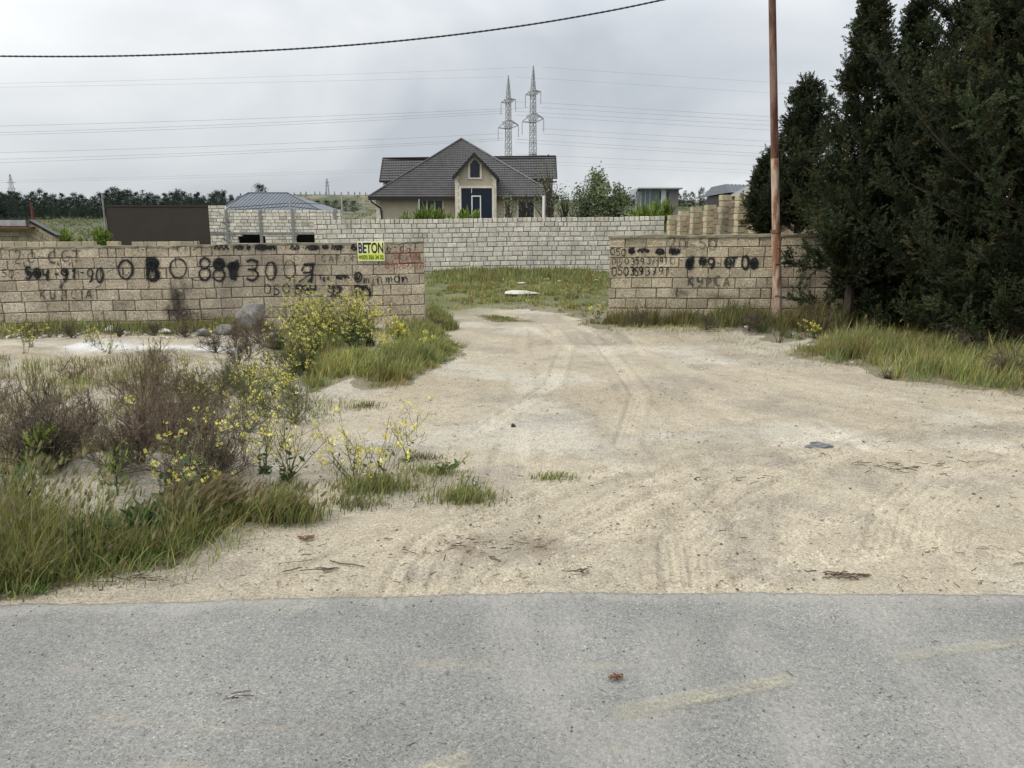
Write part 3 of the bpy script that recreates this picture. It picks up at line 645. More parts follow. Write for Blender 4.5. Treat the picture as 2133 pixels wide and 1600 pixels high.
g.stroke([(632,551),(656,550)],4); g.stroke([(628,565),(634,553),(650,553),(652,560),(644,568),(630,568)],3.6); g.stroke([(652,553),(648,590)],4); g.stroke([(648,570),(622,588)],2.6,.8); g.stroke([(640,588),(650,580)],3)
# phone number lower left
g.text('50-',2,44,561,577,2.0,.85); g.text('594',50,104,559,583,4.6); g.scrib(56,70,562,578,3,.7); g.scrib(72,86,560,582,3.4,.9); g.glyph('-',112,124,562,580,3.4); g.glyph('9',126,142,559,584,4.6); g.scrib(128,142,560,570,3,.8); g.glyph('1',148,160,559,582,3.6); g.stroke([(150,566),(156,562),(152,580)],3,.7)
g.stroke([(138,582),(130,592),(124,600)],4,.6); g.glyph('-',166,176,562,574,2.6); g.glyph('9',181,195,560,588,3.0,.95); g.glyph('0',200,215,558,588,3.6)
g.stroke([(213,587),(208,596),(197,600)],1.4,.6); g.stroke([(222,568),(236,560)],1.6,.6)
# scribbled row along the top
for x0, x1, al in ((446,474,.95),(488,508,.9),(514,523,.8),(532,554,.9),(559,575,.9),(604,624,.8),(637,663,1),(671,684,.8),(690,711,.9),(731,745,.9)): g.scrib(x0, x1, 509, 522, 3.2, al)
for x in (480, 526, 556, 630, 715, 722): g.stroke([(x, 515), (x+3, 516)], 2.2, .9)
# middle right
g.text('1ex'.replace('e','c').replace('x','c'),662,690,572,584,3,.9); g.scrib(700,728,572,584,3); g.stroke([(732,577),(735,577)],2.6); g.glyph('0',738,754,568,587,4.2); g.scrib(741,751,571,584,3,.9)
g.stroke([(658,572),(648,571)],1.8,.7)
g.text('min',757,798,571,591,2.0,.95,.95); g.text('man',803,852,569,589,2.0,.95,.95); g.scrib(835,848,575,584,1.6,.6)
g.text('050',547,606,592,612,2.2,.95); g.stroke([(608,601),(611,601)],2.6); g.glyph('5',614,630,594,611,3.6); g.glyph('9',628,644,594,612,3.2); g.glyph('4',644,660,593,611,2.8); g.scrib(636,652,598,615,2,.6)
g.stroke([(664,602),(667,602)],2.4); g.stroke([(682,596),(711,598),(706,618)],3.2); g.glyph('9',682,698,598,618,3); g.glyph('2',696,710,598,617,3)
g.stroke([(739,595),(771,600)],3.6); g.stroke([(740,596),(744,625)],3.8); g.glyph('0',748,772,598,624,3.8); g.stroke([(748,622),(758,598)],3)
g.build('black_graffiti', M['paint_black'], left_wall)
g = Graf(LWM, .0105)
g.text('2',27,47,521,549,2.6); g.stroke([(48,545),(52,556)],2.2); g.glyph('0',57,73,526,547,2.6); g.glyph('-',77,95,528,542,2.4); g.glyph('C',99,119,524,548,3.0); g.glyph('G',126,146,522,545,2.6); g.stroke([(119,545),(122,553)],2); g.glyph('T',149,169,522,546,2.8); g.stroke([(145,545),(144,556)],2)
g.text('KU',80,120,604,623,2.8,1,.7); g.glyph('P',127,141,604,626,2.8); g.glyph('C',147,160,604,622,2.6); g.glyph('I',168,174,604,622,2.4); g.glyph('A',178,191,604,622,2.8)
g.stroke([(150,626),(150,633)],2,.7); g.stroke([(160,626),(160,633)],2,.7)
g.text('CATIR',667,740,532,545,2.0); g.text('b-cdT',803,872,508,524,2.4,.95); g.text('1-C',282,312,512,526,2.6,.7); g.glyph('4',360,372,512,524,3,.8); g.glyph('1',383,389,513,524,2.6,.8); g.stroke([(402,522),(416,512),(422,514)],3,.7); g.text('R',592,602,510,521,1.6,.6)
g.build('faded_graffiti', M['paint_grey'], left_wall)
g = Graf(LWM, .013); g.text('BETON',820,875,525,541,1.9,1,.78); g.text('0702677474',803,888,546,560,1.8,1,.8); g.glyph('0',584,596,510,520,1.2,.6); g.text('CU',308,345,512,524,1.1,.35)
g.build('red_graffiti', M['paint_red'], left_wall)
# soot stain rising from the base
def stain(wm, off, blobs, T, m, name):
    gg = Graf(wm, off); V = []; F = []; A = []
    for bi, (cx, cy, rx, ry, al) in enumerate(blobs):
        n0 = len(V); V.append(gg.pt(cx, cy, bi*.0006)); A.append(al)
        for j, q in enumerate((.35, .7, 1.0)):
            for i in range(20):
                t = 2*math.pi*i/20; k = 1+.25*math.sin(3*t+bi)
                V.append(gg.pt(cx+rx*q*k*math.cos(t), cy+ry*q*k*math.sin(t), bi*.0006)); A.append(al*(.8, .4, 0)[j])
        for i in range(20):
            F.append((n0, n0+1+i, n0+1+(i+1) % 20))
            for j in range(2):
                a_ = n0+1+j*20; F.append((a_+i, a_+20+i, a_+20+(i+1) % 20, a_+(i+1) % 20))
    obj(name, V, F, m, T, attrs={'alpha': A})
stain(LWM, .016, [(368,632,26,34,.75),(362,612,16,20,.6),(384,602,16,26,.45),(375,655,45,22,.75),(250,640,22,22,.25),(400,665,70,14,.5),(158,628,8,22,.25),(735,650,30,12,.4)], left_wall, M['soot'], 'soot_stain')
g = Graf(RWM, .006)
g.text('050',1270,1305,518,532,2.0,1,.85); g.scrib(1309,1322,518,531,4); g.scrib(1328,1354,517,530,4); g.stroke([(1308,519),(1322,517)],3); g.scrib(1366,1384,518,531,4); g.scrib(1394,1415,517,531,5)
g.text('050',1272,1312,538,551,1.4,.9,.6); g.text('359',1313,1343,537,551,2.0,1,.75); g.text('37-91',1347,1391,536,550,2.0,1,.8); 
g.text('050',1273,1310,556,574,2.4,1,.85); g.text('359',1312,1340,556,573,2.8,1,.9); g.text('3791',1342,1398,556,573,2.0,1,.7)
g.stroke([(1430,560),(1432,542),(1444,536),(1440,558),(1434,562)],5); g.scrib(1429,1443,538,560,4.6); g.scrib(1457,1472,537,551,5); g.glyph('9',1474,1490,537,560,4.6); g.scrib(1462,1488,550,558,2,.5)
g.stroke([(1493,548),(1500,548)],2.4,.7); g.glyph('0',1510,1524,537,557,4.4); g.scrib(1512,1522,540,555,3); g.stroke([(1522,537),(1537,536)],3.4); g.stroke([(1530,537),(1527,556)],4)
g.glyph('0',1545,1560,533,561,5); g.glyph('0',1564,1578,538,559,5); g.scrib(1566,1577,542,556,4)
g.build('black_graffiti', M['paint_black'], right_wall)
g = Graf(RWM, .0105)
g.text('0-',1393,1425,536,550,2.2,.9,.7); g.text('KYPCA',1430,1523,577,596,3.0,1,.72); g.text('20-50',1390,1495,496,520,3.0,.6,.7)
g.build('faded_graffiti', M['paint_grey'], right_wall)
stain(RWM, .012, [(1330,505,60,8,.35),(1415,610,22,12,.5),(1500,618,40,10,.35),(1650,600,30,20,.3)], right_wall, M['soot'], 'grime_stain')

# ------------------------------------------------------------------ sign on the wall
def sign():
    p0, d, nrm, zt, L = LWM; gg = Graf(LWM, .03)
    a = gg.pt(744, 503); b = gg.pt(800, 503); c = gg.pt(744, 544); wd = np.linalg.norm((b-a)[:2]); ht = a[2]-c[2]
    T = thing('sign', 'small yellow and white BETON advertising board fixed on the graffiti wall', 'sign', (*a[:2], c[2]))
    d3 = np.array([d[0], d[1], 0]); n3 = -np.array([nrm[0], nrm[1], 0]); org = np.array([a[0], a[1], c[2]])
    def slab(u0, u1, z0, z1, n0, n1, name, m):
        V = [org+d3*u+np.array([0, 0, z])+n3*n for n in (n0, n1) for (u, z) in ((u0, z0), (u1, z0), (u1, z1), (u0, z1))]
        return obj(name, V, [(0,3,2,1),(4,5,6,7),(0,1,5,4),(1,2,6,5),(2,3,7,6),(3,0,4,7)], m, T)
    slab(0, wd, 0, ht, -.012, 0, 'board', M['sign_white'])
    slab(wd*.34, wd*.97, ht*.36, ht*.97, 0, .0025, 'yellow_panel', mat('pale yellow', (.74,.76,.30), (.70,.72,.26), 6, .4))
    slab(wd*.02, wd*.98, ht*.05, ht*.35, 0, .0025, 'number_band', M['sign_yellow'])
    def text(s_, u, z, w_, h, m, name, off, bold=.0, tn=.006):
        cu = bpy.data.curves.new(name, 'FONT'); cu.body = s_; cu.size = 1; cu.extrude = .02; cu.offset = bold
        to = bpy.data.objects.new(name, cu); COL.objects.link(to); bpy.context.view_layer.update()
        me = bpy.data.meshes.new_from_object(to.evaluated_get(bpy.context.evaluated_depsgraph_get())); bpy.data.objects.remove(to)
        co = np.array([v.co for v in me.vertices]); mn = co.min(0); mxx = co.max(0); q = (co-mn)/(mxx-mn+1e-9)
        W = org+d3*(u+q[:, :1]*w_)+np.array([0, 0, 1.0])*(z+q[:, 1:2]*h)+n3*(off+q[:, 2:3]*.003)
        obj(name, W, [tuple(p.vertices) for p in me.polygons], m, T)
    text('BETON', wd*.035, ht*.40, wd*.93, ht*.54, M['ink'], 'lettering', .0028, .022)
    text('070 356 34 32', wd*.15, ht*.085, wd*.81, ht*.215, M['ink_green'], 'phone_number', .0028, .02)
    # little telephone mark: ring with a bar
    V = []; F = []
    for i in range(16):
        t = 2*math.pi*i/16
        for r_ in (.018, .030): V.append(org+d3*(wd*.085+r_*math.cos(t))+np.array([0, 0, ht*.20+r_*math.sin(t)])+n3*.0045)
    for i in range(16): j = (i+1) % 16; F.append((i*2, i*2+1, j*2+1, j*2))
    n = len(V); 
    for (u, z) in ((-.014,-.006),(.014,-.006),(.014,.006),(-.014,.006)): V.append(org+d3*(wd*.085+u)+np.array([0, 0, ht*.20+z])+n3*.0045)
    F.append((n,n+1,n+2,n+3)); obj('telephone_mark', V, F, M['ink_green'], T)
sign()

# ------------------------------------------------------------------ rusty pole and near cable
def pole():
    b = P(1623, 660, 14.55); b[2] = 0; t = P(1606, -150, 14.60)
    T = thing('pole', 'tall rusty steel pole with flaking paint in front of the right wall', 'pole', b)
    b2 = np.array([b[0], b[1], -.2]); j = b2+(t-b2)*((P(1623,482,14.55)[2]+.2)/(t[2]+.2)); k = b2+(t-b2)*((P(1620,90,14.55)[2]+.2)/(t[2]+.2)); h = b2+(t-b2)*((P(1620,330,14.55)[2]+.2)/(t[2]+.2))
    MB().tube([b2, j], [.088, .084], 20).build('lower_pipe', M['rust_pale'], T, smooth=False)
    o = MB().tube([j, h], [.070, .070], 20).build('middle_pipe', M['rust_pale'], T)
    MB().tube([h, t], [.070, .060], 20).build('upper_pipe', M['rust'], T)
    MB().tube([j-np.array([0,0,.03]), j+np.array([0,0,.03])], [.10, .098], 20).build('collar', M['rust'], T)
pole()
def cable():
    xs = [-500,-250,0,100,200,330,500,640,760,900,1050,1200,1385,1700,2300]; yp = [112,116,117,118,118.5,115,108.5,101,92.5,79,60,37,0,-75,-250]
    yy = np.linspace(-500, 2300, 180); zz = np.interp(yy, xs, yp); zz = np.convolve(np.pad(zz, 8, 'edge'), np.ones(17)/17, 'valid')
    c = P(yy, zz, 9.5); mid = c[len(c)//2]
    T = thing('cable', 'thick black twisted service cable sagging across the sky', 'cable', (float(mid[0]), float(mid[1]), float(mid[2])))
    for ph in (0, math.pi):
        q = c.copy(); s_ = np.linspace(0, 2*math.pi*26, len(c))
    yy = np.linspace(-500, 2300, 1600); zz = np.interp(yy, np.linspace(-500, 2300, 180), zz); c = P(yy, zz, 9.5); s_ = np.linspace(0, 2*math.pi*110, len(c))
    for ph in (0, math.pi):
        q = c.copy(); q[:, 2] += .003*np.cos(s_+ph); q[:, 1] += .003*np.sin(s_+ph); MB().tube(q, .0078, 6).build('strand', M['cable'], T, smooth=True)
cable()

# ------------------------------------------------------------------ the house
HY = 72.0
def hx(px, Y=HY): return float(P(px, 420, Y)[0])
def hz(py, Y=HY): return float(P(900, py, Y)[2])
def tiled(poly, T, name='roof', rowh=.36, wave=.26, m=None, th=.06):
    """tiled roof plane: poly[0]->poly[1] is the eave; stepped rows and waves as real relief"""
    P3 = [np.array(p, float) for p in poly]; u = P3[1]-P3[0]; u /= np.linalg.norm(u)
    n = np.cross(u, P3[2]-P3[0]); n /= np.linalg.norm(n)
    if n[2] < 0: n = -n
    v = np.cross(n, u)
    if v[2] < 0: v = -v
    q = [((p-P3[0]) @ u, (p-P3[0]) @ v) for p in P3]; vm = max(b for a, b in q)
    def span(t):
        xs_ = []
        for i in range(len(q)):
            (x0, y0), (x1, y1) = q[i], q[(i+1) % len(q)]
            if abs(y1-y0) > 1e-9 and min(y0, y1)-1e-9 <= t <= max(y0, y1)+1e-9: xs_.append(x0+(x1-x0)*(t-y0)/(y1-y0))
            elif abs(y1-y0) <= 1e-9 and abs(t-y0) < 1e-6: xs_ += [x0, x1]
        return (min(xs_), max(xs_)) if xs_ else (0, 0)
    V = []; F = []; nr = max(1, int(vm/rowh))
    for r_ in range(nr):
        t0 = vm*r_/nr; t1 = vm*(r_+1)/nr; a0, b0 = span(t0+1e-4); a1, b1 = span(t1-1e-4); k = max(2, int((b0-a0)/(wave/4)))
        base = len(V)
        for tt, (a_, b_), hh in ((t0, (a0, b0), -.02), (t0, (a0, b0), .055), (t1, (a1, b1), .0)):
            for i in range(k+1):
                x_ = a_+(b_-a_)*i/k; V.append(P3[0]+u*x_+v*tt+n*(hh+.022*math.sin(x_*2*math.pi/wave)))
        for j in range(2):
            for i in range(k): F.append((base+j*(k+1)+i, base+j*(k+1)+i+1, base+(j+1)*(k+1)+i+1, base+(j+1)*(k+1)+i))
    nb = len(V); 
    for p in P3: V.append(p-n*th)
    for p in P3: V.append(p-n*.01)
    m_ = len(P3); F.append(tuple(nb+i for i in range(m_))); F.append(tuple(nb+m_+i for i in range(m_)))
    for i in range(m_): F.append((nb+i, nb+(i+1) % m_, nb+m_+(i+1) % m_, nb+m_+i))
    return obj(name, V, F, m or M['tile'], T)
def window(T, x0, x1, z0, z1, Y, mull, trim=.12, glass='glass'):
    f = MB(); t = .06; fr = []
    tr = MB()
    for a, b in (((x0-trim, z0-trim), (x0, z1+trim)), ((x1, z0-trim), (x1+trim, z1+trim)), ((x0, z1), (x1, z1+trim)), ((x0, z0-trim), (x1, z0))): tr.box((a[0], Y-.07, a[1]), (b[0], Y+.02, b[1]))
    W = tr.build('window_frame', M['trim'], T)
    LOC[W.name] = LOC[T.name]
    def sub(name, mb_, m):
        o = mb_.build(name, m, None, loc=LOC[T.name]); o.parent = W; o.location = (0, 0, 0); return o
    sub('pane', MB().box((x0, Y-.015, z0), (x1, Y+.01, z1)), M[glass])
    mm = MB()
    for x in mull: mm.box((x-.05, Y-.05, z0), (x+.05, Y-.016, z1))
    if mull: sub('mullion', mm, M['white'])
def house():
    T = thing('house', 'large beige house with brown tiled pyramid roof and blue glass entrance behind the pale wall', 'house', (hx(965), HY+6, 0))
    Yf, Yb = 72.0, 87.0; zE = hz(411)
    xl, xr = hx(784), hx(1149)
    MB().box((xl, Yf, 0), (xr, Yb, zE-.02)).build('wall', M['render'], T)
    # main hipped roof
    A = (hx(771), Yf-.6, zE+.02); B = (hx(1163), Yf-.6, zE+.02); ap = np.array([hx(963, 79.5), 79.5, hz(290, 79.5)]); C = (hx(771)+.0, Yb+.6, zE+.02); D = (hx(1163), Yb+.6, zE+.02)
    tiled([A, B, ap], T, 'roof_front'); tiled([B, D, ap], T, 'roof_side'); tiled([C, A, ap], T, 'roof_side'); tiled([D, C, ap], T, 'roof_back')
    r = MB(); r.tube([np.array(A)+[0,0,.06], ap+[0,0,.08]], .085, 6); r.tube([np.array(B)+[0,0,.06], ap+[0,0,.08]], .085, 6); r.build('ridge_cap', M['tile'], T)
    f = MB(); xg0, xg1 = hx(945, 71.2), hx(1038, 71.2)
    f.box((A[0]-.04, Yf-.72, zE-.28), (xg0+.05, Yf-.56, zE+.05)); f.build('fascia', M['tile_dark'], T); f = MB(); f.box((xg1-.05, Yf-.72, zE-.22), (B[0]+.04, Yf-.56, zE+.05)); f.build('fascia', M['tile_dark'], T)
    s = MB(); s.box((A[0], Yf-.56, zE-.05), (B[0], Yf, zE)); s.build('soffit', M['tile_dark'], T)
    # rear wing with its own gabled roof
    yr, ye = 80.6, 78.2; zr = hz(330, yr); ze = hz(377, ye); wl, wr = hx(792, 78), hx(1159, 78); zr2 = hz(325.5, yr); ze2 = hz(372, ye)
    tiled([(wl, ye, ze), (wr, ye, ze2), (wr, yr, zr2), (wl, yr, zr)], T, 'wing_roof'); tiled([(wl, 87.4, ze), (wr, 87.4, ze2), (wr, yr, zr2), (wl, yr, zr)], T, 'wing_roof')
    w_ = MB(); xa, xb = wl+.25, wr-.35
    for x0, x1 in ((xa, xb),):
        w_.add([(x0,ye+.5,zE-.5),(x1,ye+.5,zE-.5),(x1,87,zE-.5),(x0,87,zE-.5),(x0,ye+.5,ze+.2),(x1,ye+.5,ze2+.2),(x1,87,ze2+.2),(x0,87,ze+.2),(x0,yr,zr-.1),(x1,yr,zr2-.1)],
               [(0,1,5,4),(1,2,6,9,5),(2,3,7,6),(3,0,4,8,7),(0,3,2,1),(4,5,9,8),(8,9,6,7)])
    w_.build('wing_wall', M['render'], T)
    q = MB(); q.box((wl-.03, ye-.1, ze-.16), (wr+.03, ye+.02, ze-.01)); q.box((wl-.07, ye, ze-.1), (wl-.012, ye+.1, ze+.05)); q.tube([(wl,yr,zr+.03),(wr,yr,zr2+.03)], .07, 6)
    q.tube([(wl-.02,ye,ze),(wl-.02,yr,zr)], .07, 6); q.tube([(wr+.02,ye,ze2),(wr+.02,yr,zr2)], .07, 6); q.build('wing_trim', M['tile_dark'], T)
    q = MB(); q.box((xa-.02, ye+.42, zE-.4), (xa+.25, ye+.49, ze)); q.box((xb-.25, ye+.42, zE-.4), (xb+.02, ye+.49, ze2)); q.build('wing_quoins', M['trim'], T)
    # front gable
    Yg = 71.2; gx0, gx1 = hx(949, Yg), hx(1033, Yg); gc = hx(989, Yg); za = hz(320, Yg); zg = hz(366, Yg); zc = hz(413, Yg)
    poly = [(gx0, 0), (gx1, 0), (gx1, zg), (gc, za-.15), (gx0, zg)]
    g_ = MB(); g_.prism(poly, Yg, 79.0); g_.build('gable_wall', M['render'], T)
    sl = 79.0; e0 = hx(943.5, Yg); e1 = hx(1038, Yg); ze_ = hz(369, Yg)
    tiled([(e0, Yg-.45, ze_), (e0, sl, ze_), (gc, sl, za+.05), (gc, Yg-.45, za+.05)], T, 'gable_roof'); tiled([(e1, Yg-.45, ze_), (e1, sl, ze_), (gc, sl, za+.05), (gc, Yg-.45, za+.05)], T, 'gable_roof')
    q = MB(); dz = .26
    q.prism([(e0-.08, ze_-.16), (e0+.12, ze_-.28), (gc, za-.24), (e1-.12, ze_-.28), (e1+.08, ze_-.16), (gc, za+.1)], Yg-.55, Yg-.42); q.build('bargeboard', M['tile_dark'], T)
    # cream quoins and cornices of the gable
    q = MB(); r_ = random.Random(4); n = 22
    for sx, s_ in ((gx0, 1), (gx1, -1)):
        for i in range(n):
            z0 = zg*i/n; z1 = zg*(i+1)/n-.01; wd = .34 if i % 2 else .24; q.box((sx-.04*s_, Yg-.06, z0), (sx+wd*s_, Yg-.002, z1))
    q.box((gx0+.35, Yg-.08, hz(392, Yg)), (gx1-.35, Yg-.004, hz(387.5, Yg))); q.build('quoins', M['trim'], T)
    q = MB()
    for sx, s_ in ((xl, 1), (xr, -1)):
        for i in range(12): z0 = zE*i/12; wd = .42 if i % 2 else .3; q.box((sx-.04*s_, Yf-.05, z0), (sx+wd*s_, Yf-.002, zE*(i+1)/12-.01))
    q.build('corner_quoins', M['trim'], T)
    # entrance glazing
    x0, x1 = hx(961, Yg), hx(1025, Yg); zt = hz(391.5, Yg)
    e_ = MB(); e_.box((x0-.22, Yg-.10, 0), (x0, Yg-.01, zt+.1)); e_.box((x1, Yg-.10, 0), (x1+.22, Yg-.01, zt+.1)); e_.build('entrance_surround', M['trim'], T)
    MB().box((x0, Yg-.035, 0), (x1, Yg-.006, zt)).build('entrance_glazing', M['glass_blue'], T)
    q = MB(); q.box((x0, Yg-.05, hz(404, Yg)-.03), (x1, Yg-.036, hz(404, Yg)+.03)); q.box((hx(1003.5,Yg)-.02, Yg-.05, 0), (hx(1003.5,Yg)+.03, Yg-.036, zt)); q.build('glazing_bars', M['glass'], T)
    q = MB(); a, b, zt2 = hx(982, Yg), hx(1002, Yg), hz(407.5, Yg); t = .10
    q.box((a, Yg-.09, 0), (a+t, Yg-.052, zt2)); q.box((b-t, Yg-.09, 0), (b, Yg-.052, zt2)); q.box((a+t, Yg-.09, zt2-t), (b-t, Yg-.052, zt2)); q.box((a+.0, Yg-.07, zt2+.2), (a+.05, Yg-.052, zt-.05)); q.build('door_frame', M['white'], T)
    # pointed attic window
    a, b, zb, zs, zt3 = hx(980, Yg), hx(1000, Yg), hz(370, Yg), hz(342, Yg), hz(331, Yg); c = (a+b)/2; k = .2
    q = MB(); o_ = [(a-k, zb-k*.7), (b+k, zb-k*.7), (b+k, zs+.08), (c, zt3+.32), (a-k, zs+.08)]; i_ = [(a, zb), (b, zb), (b, zs), (c, zt3), (a, zs)]
    V = [(p[0], Yg-.09, p[1]) for p in o_]+[(p[0], Yg-.09, p[1]) for p in i_]+[(p[0], Yg-.003, p[1]) for p in o_]; q.add(V, [(j, (j+1) % 5, 5+(j+1) % 5, 5+j) for j in range(5)]+[(j, 10+j, 10+(j+1) % 5, (j+1) % 5) for j in range(5)]); q.build('attic_window_frame', M['trim'], T)
    q = MB(); q.prism(i_, Yg-.04, Yg-.006); q.build('attic_window', M['glass'], T)
    window(T, hx(873), hx(921), hz(459), hz(418), Yf, [hx(889.5), hx(905.5)], .14); window(T, hx(1080), hx(1112), hz(455), hz(418), Yf, [hx(1096)], .14)
    window(T, hx(1052), hx(1062), hz(455), hz(418), Yf, [], .1)
    q = MB(); x = hx(774); x2 = hx(794.5); q.tube([(x, Yf-.66, zE-.15), (x+.1, Yf-.6, zE-.45), (x2-.1, Yf-.12, zE-.95), (x2, Yf-.1, zE-1.3), (x2, Yf-.1, 0)], .075, 8)
    q.build('downpipe', M['tile_dark'], T); q = MB(); q.tube([(hx(1162), Yf-.66, zE-.15), (hx(1159), Yf-.5, zE-.4), (hx(1152), Yf-.12, zE-.8), (hx(1151.5), Yf-.1, 0)], .06, 8); q.build('downpipe', M['tile_dark'], T)
house()

# other buildings
def grey_house():
    Y = 62.0; T = thing('house', 'low house with blue grey sheet hip roof behind the unfinished wall', 'house', (float(P(570,430,Y)[0]), Y+4, 0))
    z0 = P(500,438,Y)[2]; x0, x1 = P(455,438,Y)[0], P(668,438,Y)[0]; zr = P(500,402.5,Y+5)[2]; r0, r1 = P(517,402,Y+5)[0], P(600,402,Y+5)[0]
    MB().box((x0+.5, Y+.5, 0), (x1-.5, Y+9.5, z0-.02)).build('wall', M['render'], T)
    b = MB(); a_ = [(x0,Y,z0),(x1,Y,z0),(x1,Y+10,z0),(x0,Y+10,z0),(r0,Y+5,zr),(r1,Y+5,zr)]
    b.add(a_, [(0,1,5,4),(1,2,5),(2,3,4,5),(3,0,4),(0,3,2,1)]); b.build('roof', M['roof_grey'], T)
    s_ = MB(); 
    for i in range(28):
        t = i/27; xe = x0+(x1-x0)*t; 
        if xe < r0: k = (xe-x0)/(r0-x0)
        elif xe > r1: k = (x1-xe)/(x1-r1)
        else: k = 1
        if k > .03: s_.tube([(xe,Y-.01,z0+.02),(xe,Y+5*k,z0+(zr-z0)*k+.02)], .022, 4)
    s_.tube([(x0,Y,z0+.03),(r0,Y+5,zr+.03),(r1,Y+5,zr+.03),(x1,Y,z0+.03)], .06, 5); s_.build('roof_seams', M['roof_grey'], T)
grey_house()
def dark_panel():
    Y = 44.0; x0, x1 = P(219,430,Y)[0], P(433,430,Y)[0]; zt = P(300,428.5,Y)[2]
    T = thing('sheet_fence', 'tall dark brown sheet screen with a thin post at its left edge', 'fence', (float((x0+x1)/2), Y, 0))
    V = []; F = []; n = 240
    for i in range(n+1):
        x_ = x0+(x1-x0)*i/n; d = .003*math.sin(i*2*math.pi/4)
        for z in (0, zt+.02*math.sin(i*.05)): V += [(x_, Y+d, z), (x_, Y+d+.03, z)]
    for i in range(n):
        a_ = i*4; F += [(a_, a_+4, a_+6, a_+2), (a_+1, a_+3, a_+7, a_+5), (a_+2, a_+6, a_+7, a_+3)]
    obj('sheet', V, F, M['brown_sheet'], T)
    MB().box((x0, Y-.03, zt-.06), (x1, Y+.05, zt+.03)).build('top_rail', M['brown_sheet'], T)
    MB().tube([(x0-.06, Y-.02, 0), (x0-.1, Y-.02, P(219,405,Y)[2])], .045, 6).build('post', M['concrete'], T)
dark_panel()
def shed():
    Y = 30.0; f = lambda px, py, y=Y: P(px, py, y)
    T = thing('shed', 'small tan block shed with sloping dark roof edge and red chimney pipe', 'shed', (float(f(30,500)[0]), Y+1.5, 0))
    xL = f(-160,500)[0]; xR = f(116,500)[0]; zr = f(60,456)[2]; zR = f(118,489)[2]; xr = f(60,456)[0]
    b0 = (xL, Y); b1 = (xr, Y); 
    block_wall('x', '', (xL, Y), (xR, Y), 0, lambda u: (zr-.12) if xL+u < xr else zr-.12+(zR-zr+.05)*(xL+u-xr)/(xR-xr), .2, M['stone_right'], M['mortar'], 12, rh=.18, seed=71, parent=T)
    MB().box((xL, Y+.25, 0), (xR-.1, Y+3.4, zR-.45)).build('back_room', M['render'], T)
    r = MB(); th = .06
    r.add([(xL,Y-.1,zr),(xr,Y-.1,zr),(xR+.1,Y-.1,zR),(xR+.1,Y+.3,zR-.03),(xr,Y+.3,zr-.03),(xL,Y+.3,zr-.03)]+[(xL,Y-.1,zr-th),(xr,Y-.1,zr-th),(xR+.1,Y-.1,zR-th),(xR+.1,Y+.3,zR-th-.03),(xr,Y+.3,zr-th-.03),(xL,Y+.3,zr-th-.03)],
          [(0,1,4,5),(1,2,3,4),(6,11,10,7),(7,10,9,8),(0,6,7,1),(1,7,8,2),(2,8,9,3),(3,9,10,4),(4,10,11,5),(0,5,11,6)]); r.build('roof', M['tile_dark'], T)
    MB().box((xL, Y-.16, f(0,471)[2]), (f(59,470)[0], Y-.05, f(0,458.5)[2])).build('metal_panel', mat('dull sheet panel', (.33,.34,.35), (.22,.225,.235), 3, .5), T)
    MB().box((xL, Y-.5, f(0,476.5)[2]), (f(74,476)[0], Y-.02, f(0,472.5)[2])).build('canopy', M['debris_red'], T)
    c = f(49,456); MB().tube([(c[0],Y+.6,zr-.1),(c[0]-.02,Y+.6,f(48,421,Y+.6)[2])], [.055,.03], 8).build('chimney_pipe', mat('red painted pipe', (.16,.035,.025), (.09,.03,.02), 9, .6), T)
shed()
def hill_house():
    Y = 180.0; f = lambda px, py, y=Y: P(px, py, y)
    T = thing('modern_house', 'flat roofed grey glass house on the hill between the bushes and the trees', 'house', (float(f(1370,410)[0]), Y+5, float(gz(f(1370,410)[0], Y))))
    x0, x1 = f(1328,400)[0], f(1414,400)[0]; zt = f(0,391.5)[2]; zb = f(0,418)[2]; xm, xn = f(1377,400)[0], f(1387,400)[0]
    MB().box((x0+1, Y, zb-3), (xm, Y+9, zt-.4)).build('glass_wing', mat('grey green glazing', (.09,.12,.12), (.12,.15,.15), .5, .25), T)
    MB().box((xm, Y-.3, zb-3), (xn, Y+9, zt-.35)).build('white_pier', mat('pale grey render', (.42,.44,.44), (.38,.4,.4), .5, .8), T)
    MB().box((xn, Y-.02, zb-3), (x1, Y+9, zt-.3)).build('wall', mat('grey render', (.16,.155,.15), (.14,.135,.13), .5, .8), T)
    r = MB(); r.add([(x0-.8,Y-1.2,zt-1.6),(f(1340,0)[0],Y-1.2,zt-.3),(f(1340,0)[0],Y+10,zt-.3),(x0-.8,Y+10,zt-1.6),(x0-.8,Y-1.2,zt-1.4),(f(1340,0)[0],Y-1.2,zt),(f(1340,0)[0],Y+10,zt),(x0-.8,Y+10,zt-1.4)],[(0,1,5,4),(1,2,6,5),(2,3,7,6),(3,0,4,7),(4,5,6,7),(0,3,2,1)])
    r.box((f(1340,0)[0]+.002, Y-1.2, zt-.3), (x1+.6, Y+10, zt)); r.build('roof', mat('grey roof slab', (.22,.25,.25), (.18,.2,.2), .5, .7), T)
    for px in (1391, 1396.5, 1402, 1407): MB().box((f(px-1.7,0)[0], Y-.06, zb+.2), (f(px+1.7,0)[0], Y-.025, f(0,400)[2])).build('window', M['glass'], T)
    m_ = MB()
    for px in (1338,1348,1358,1368): m_.box((f(px,0)[0]-.08, Y-.06, zb-3), (f(px,0)[0]+.08, Y-.01, zt-.4))
    m_.build('glazing_bars', M['steel'], T)
hill_house()
